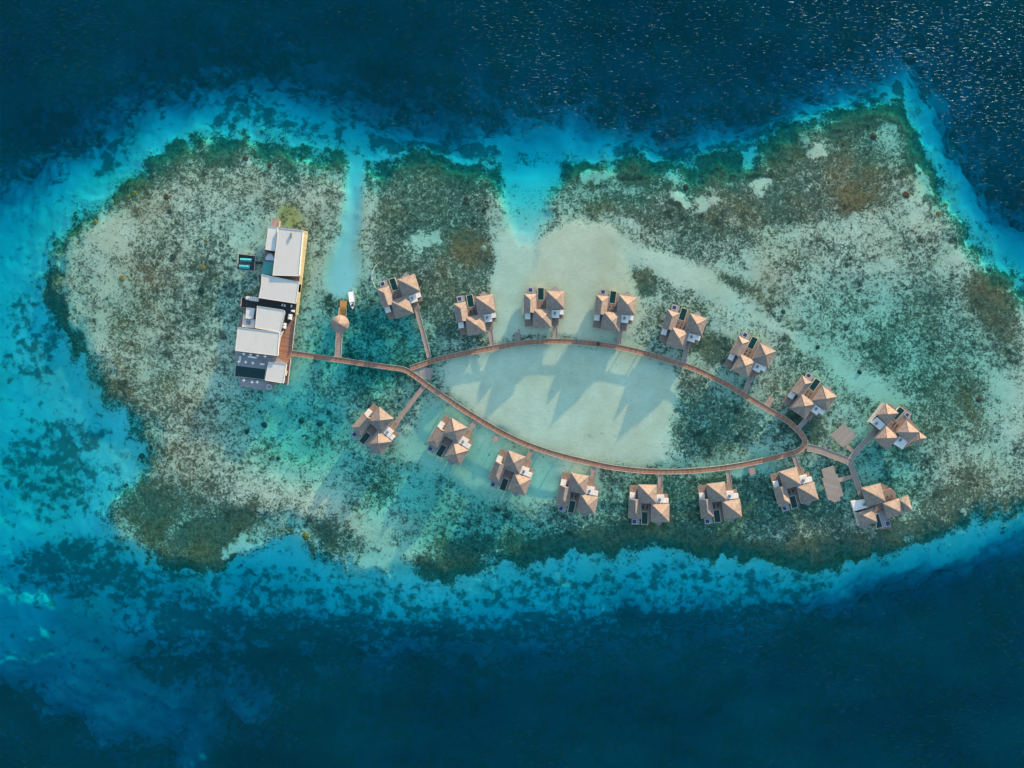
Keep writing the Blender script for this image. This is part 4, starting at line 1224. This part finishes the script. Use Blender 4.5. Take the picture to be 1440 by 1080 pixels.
for a, b in (((342,800),(482,812)),((330,975),(440,1025)),((338,905),(465,920))):
    bar(bm, W(*cF(a)[0], 1.95), W(*cF(b)[0], 1.95), 0.18, 0.25)
mesh_obj('handrail', bm, M['rail'], fd)
posts(fd, cF((85,705),(330,735),(310,955),(60,930)), 1.39, 0.2)

# air handling units and parasols of the restaurant
def make_unit():
    u = thing('cooling_unit', 'x', 'machine')
    bm = bmesh.new(); box(bm, -.95, .95, -1.5, 1.5, .15, 1.5); box(bm, -.8, .8, -1.35, 1.35, 0, .15); mesh_obj('casing', bm, M['white'], u)
    bm = bmesh.new()
    for y in (-.75, .75): cyl(bm, 0, y, 1.5, 1.62, .5, 14)
    mesh_obj('fan', bm, M['parasol'], u)
    return u
pu = make_unit()
for i, (x, y, sc_, lab) in enumerate(((1132,515,1.0,'white cooling unit on the dark service yard, lower end of the yard'),
                                  (1018,695,1.05,'white cooling unit on the timber walk beside the lower white building'),
                                  (1185,395,.62,'small white cooling unit at the right edge of the dark service yard'),
                                  (1155,295,.42,'tiny white box near the right end of the dark yard'),
                                  (970,272,.42,'tiny white box in the middle of the dark yard, left of its twin'),
                                  (1018,285,.42,'tiny white box in the middle of the dark yard, right of its twin'))):
    u = pu if i == 0 else copy_tree(pu)
    p = W(*cD((x, y))[0], 2.05); u.location = p; u.rotation_euler = (0, 0, R(-8 if i != 2 else 80)); u.scale = (sc_, sc_, sc_)
    u['label'] = lab; u['group'] = 'white cooling units of the restaurant'
ct = thing('water_tank', 'pale grey ribbed tank lying across the left end of the service yard', 'tank', W(*cD((405,155))[0], 2.05), R(-8))
bm = bmesh.new(); box(bm, -2.7, 2.7, -1.25, 1.25, 0.2, 2.2); bmesh.ops.bevel(bm, geom=bm.edges[:], offset=.3, segments=2, affect='EDGES'); mesh_obj('body', bm, M['white'], ct)
bm = bmesh.new()
for x in (-1.8, -.6, .6, 1.8): box(bm, x - .08, x + .08, -1.32, 1.32, .15, 2.27)
mesh_obj('rib', bm, M['grey'], ct)
bm = bmesh.new(); box(bm, -4.6, -2.75, -.9, 1.0, 0, 1.7); bmesh.ops.bevel(bm, geom=bm.edges[:], offset=.2, segments=2, affect='EDGES'); mesh_obj('pump_housing', bm, M['white3'], ct)

def make_parasol():
    p = thing('parasol', 'x', 'parasol')
    bm = bmesh.new()
    a = bm.verts.new((0, 0, 2.75)); rim_ = []
    for i in range(16):
        r_ = (1.05, .62, .42, .62)[i % 4]; t_ = 2 * math.pi * i / 16
        rim_.append(bm.verts.new((r_ * math.cos(t_), r_ * math.sin(t_), 2.3)))
    lo = [bm.verts.new((v.co.x, v.co.y, 2.22)) for v in rim_]
    for i in range(16):
        bm.faces.new((rim_[i], rim_[(i + 1) % 16], a)); bm.faces.new((lo[i], lo[(i + 1) % 16], rim_[(i + 1) % 16], rim_[i]))
    bm.faces.new(lo[::-1])
    mesh_obj('canopy', bm, M['parasol'], p)
    bm = bmesh.new(); cyl(bm, 0, 0, 0.1, 2.7, .035, 8); mesh_obj('pole', bm, M['grey'], p)
    bm = bmesh.new(); cyl(bm, 0, 0, 0, .1, .35, 14); mesh_obj('base', bm, M['grey'], p)
    return p
pp = make_parasol()
PAR = [((335,240),2.02,'first from the left in the row under the roof edge'),((465,255),2.02,'second in the row under the roof edge'),((597,272),2.02,'third in the row under the roof edge'),
       ((738,285),2.02,'last in the row under the roof edge, nearest the bar'),((370,395),2.02,'left one of the two in the middle of the grey terrace'),((505,415),2.02,'right one of the two in the middle of the grey terrace'),
       ((240,390),2.02,'lone one at the left end of the grey terrace'),((335,742),1.35,'left one on the scalloped lower terrace'),((492,775),1.35,'middle one on the scalloped lower terrace'),((590,775),1.35,'right one on the scalloped lower terrace')]
for i, (q, z, lab) in enumerate(PAR):
    p = pp if i == 0 else copy_tree(pp)
    p.location = W(*cE(q)[0], z); p.rotation_euler = (0, 0, R(-8))
    p['label'] = 'small white star-shaped parasol, ' + lab; p['group'] = 'white parasols on the restaurant terraces'
# round daybed and bench sofas
db = thing('daybed', 'round white daybed at the right end of the scalloped lower terrace', 'daybed', W(*cE((795,865))[0], 1.35))
bm = bmesh.new(); cyl(bm, 0, 0, 0.02, .42, 1.45, 24); mesh_obj('base', bm, M['white'], db)
bm = bmesh.new(); cyl(bm, 0, 0, .42, .6, 1.1, 24); mesh_obj('cushion', bm, M['terrace'], db)
bm = bmesh.new()
for i in range(10):
    a0, a1 = R(20 + 14 * i), R(34 + 14 * i)
    bar(bm, (1.32 * math.cos(a0), 1.32 * math.sin(a0), .75), (1.32 * math.cos(a1), 1.32 * math.sin(a1), .75), .2, .66)
mesh_obj('backrest', bm, M['parasol'], db)
def make_sofa(L):
    s_ = thing('bench_sofa', 'x', 'sofa')
    bm = bmesh.new(); box(bm, -L, L, -.4, .4, .05, .42); mesh_obj('seat', bm, M['parasol'], s_)
    bm = bmesh.new(); box(bm, -L, L, .403, .6, .05, .85); mesh_obj('backrest', bm, M['white'], s_)
    return s_
s1 = make_sofa(2.4); s1.location = W(*cE((470,303))[0], 2.02); s1.rotation_euler = (0, 0, R(-8)); s1['label'] = 'long narrow white bench on the grey terrace, below the row of parasols'
s2 = make_sofa(1.25); s2.location = W(*cE((662,436))[0], 2.02); s2.rotation_euler = (0, 0, R(-8)); s2['label'] = 'short white sofa on the grey terrace beside the dark pool and the bar'
s3 = make_sofa(1.5); s3.location = W(*cE((245,330))[0], 2.02); s3.rotation_euler = (0, 0, R(84)); s3['label'] = 'white sofa standing crosswise at the left end of the grey terrace'

# buggy on the boardwalk
bg_ = thing('golf_buggy', 'small dark-roofed buggy driving on the top of the boardwalk loop', 'buggy', W(841, 483.6, 1.8), R(-8 - 90 + 84))
bm = bmesh.new(); box(bm, -.95, .95, -.55, .55, .35, .75); mesh_obj('body', bm, M['grey'], bg_)
bm = bmesh.new(); box(bm, -.9, .85, -.65, .65, 1.85, 1.95); bmesh.ops.bevel(bm, geom=bm.edges[:], offset=.04, segments=2, affect='EDGES'); mesh_obj('roof', bm, M['cushion'], bg_)
bm = bmesh.new(); box(bm, -.5, 0, -.5, .5, .752, 1.0); box(bm, -.62, -.503, -.5, .5, .752, 1.4); mesh_obj('seat', bm, M['cushion'], bg_)
for sx in (-.8, .75):
    for sy in (-.58, .58):
        bm = bmesh.new(); cyl(bm, sx, sy, .75, 1.86, .025, 6); mesh_obj('roof_post', bm, M['grey'], bg_)
for sx in (-.62, .62):
    for sy in (-.5, .5):
        bm = bmesh.new(); cyl(bm, 0, 0, -.08, .08, .24, 14); o = mesh_obj('wheel', bm, M['rubber'], bg_); o.location = (sx, sy, .24); o.rotation_euler = (R(90), 0, 0)

# curved hose in the water near the first villa
hp = smooth_path([W(x, y, 0.12) for x, y in ((529.2,405.8),(526,400),(523,391.5),(523.6,384),(526.5,376.5),(530.5,371.5),(536.5,367.5))], 0.5)
bm = bmesh.new()
for a, b in zip(hp[:-1], hp[1:]): bar(bm, a, b, .24, .2)
tag(mesh_obj('floating_hose', bm, M['rope'], None), 'thin pale curved floating hose in the water by the villa near the boat', 'hose')

# ------------------------------------------------------------------ coral heads one can point to
def coral_mat(name, c1, c2):
    t = NT(name); nz = t.noise(t.pos(), 1.6, 4, .65)
    return t.surf(t.mix(t.sstep(nz, .35, .65), c1, c2), .95, 0, nz, .6, .4)
CM = {'orange': coral_mat('orange_coral', (.20, .085, .025), (.50, .28, .085)), 'dark': coral_mat('dark_coral', (.036, .044, .034), (.11, .11, .08)),
      'brown': coral_mat('brown_coral', (.06, .03, .018), (.19, .11, .06)), 'red': coral_mat('red_coral', (.10, .038, .022), (.26, .11, .06)), 'pale': coral_mat('pale_coral', (.2, .16, .1), (.55, .46, .32))}
CORALS = [
 (188,271.5,5.2,'orange','large bright orange coral head on the upper left reef edge'),(179.5,276,3.4,'orange','smaller bright orange coral head touching the large one on the upper left reef edge'),
 (117,299,3.4,'orange','lone dull orange coral head on the left reef edge'),(132.5,312,5,'orange','branching orange coral head on the left reef edge, lower of two'),(154,284,5.5,'pale','pale yellowish coral head on the upper left reef edge'),
 (285,376,4.2,'orange','round orange coral head on pale reef left of the spa deck'),(171,391.5,5,'orange','faint orange coral head in the middle of the left reef'),(289.5,338,3,'orange','small orange coral head upper left of the white building'),
 (243,361,5.2,'dark','largest dark round coral head on the pale left reef'),(238,297,4,'dark','dark coral head on pale reef below the upper left rim'),(283,406,4.2,'dark','dark coral head left of the lower white building'),
 (233,277,4.5,'brown','brown coral clump just inside the upper left rim'),(370,598,5,'dark','dark coral head below the restaurant, middle of three'),(346,607,4.2,'dark','dark coral head below the restaurant, left of three'),
 (422,592,4.8,'dark','round dark coral head below the boardwalk, left of a forked one'),(448,596,5,'dark','forked dark coral head left of the leftmost lower villa'),(390,645,3.2,'dark','small dark coral head on the lower left reef'),(363.5,579,2.6,'dark','tiny dark coral head just below the restaurant'),
 (211,628.5,4.2,'brown','brown coral head at the left tip of the sand pocket on the western reef'),(196,642,4.6,'dark','big dark coral head beside the western sand pocket'),
 (1230,191.5,5,'red','reddish coral head on the pale northeastern reef point'),(1275,274,5.5,'red','largest red-brown coral head near the eastern reef edge'),(1378,562,4.4,'red','lone reddish coral head far right on the eastern reef'),
 (1187,202,3,'red','small reddish coral head on the dark northeastern rim'),(965,262,4.4,'red','reddish coral head on the northern rim, left of a sand pocket'),(655.5,278,3.4,'red','small red coral head on the reef between the two channels'),
 (429,754,6,'orange','orange coral clump on the dark southern rim'),(175,773,3.6,'orange','small orange coral head at the southwestern reef corner'),(680,349,5,'pale','pale curved coral mass on a brown patch above the second upper villa'),(345,223,4,'red','reddish coral head inside the northern rim at left'),
 (379,232,3.4,'red','small reddish coral head inside the northern rim, above the white building'),(1102,438,3.6,'dark','dark coral head right of the pale sand streak'),(1151,488,3.6,'dark','dark coral head on teal bed above the steeply tilted villa'),(1210,523,3.8,'dark','dark coral head upper left of the four-roofed villa'),(1320,300,4,'orange','orange coral head on the eastern rim'),
]
CMESH = []
for k in range(5):
    bm = bmesh.new(); bmesh.ops.create_icosphere(bm, subdivisions=4, radius=1.0)
    rng = np.random.RandomState(100 + k); ph = rng.rand(12, 3) * 8 - 4; am = rng.rand(12)
    for v in bm.verts:
        d = v.co.normalized(); s_ = 1.0
        for q in range(12): s_ += 0.055 * am[q] * math.sin(3.2 * d.dot(Vector(ph[q])) + q)
        s_ += 0.10 * math.sin(9 * d.x + k) * math.sin(8 * d.y + 2 * k) * math.sin(7 * d.z + k)
        v.co = d * s_; v.co.z *= 0.42
    me = bpy.data.meshes.new('coral_head'); bm.to_mesh(me); bm.free()
    CMESH.append(me)
for k, (x, y, r_, cm_, lab) in enumerate(CORALS):
    me = CMESH[k % 5].copy(); me.materials.append(CM[cm_])
    o = bpy.data.objects.new('coral_head', me); COL.objects.link(o)
    dp = depth_at(x, y); zt = -max(0.35, dp - 0.4)
    p = W(x, y, 0); o.location = (p.x, p.y, -dp + 0.05)
    hz = min(r_ * S * 0.9, max(0.3, (dp - 0.25) / 0.62))
    o.scale = (r_ * S * 0.88, r_ * S * 0.78, hz); o.rotation_euler = (0, 0, k * 1.3)
    tag(o, lab, 'coral', 'coral heads on the reef flat')
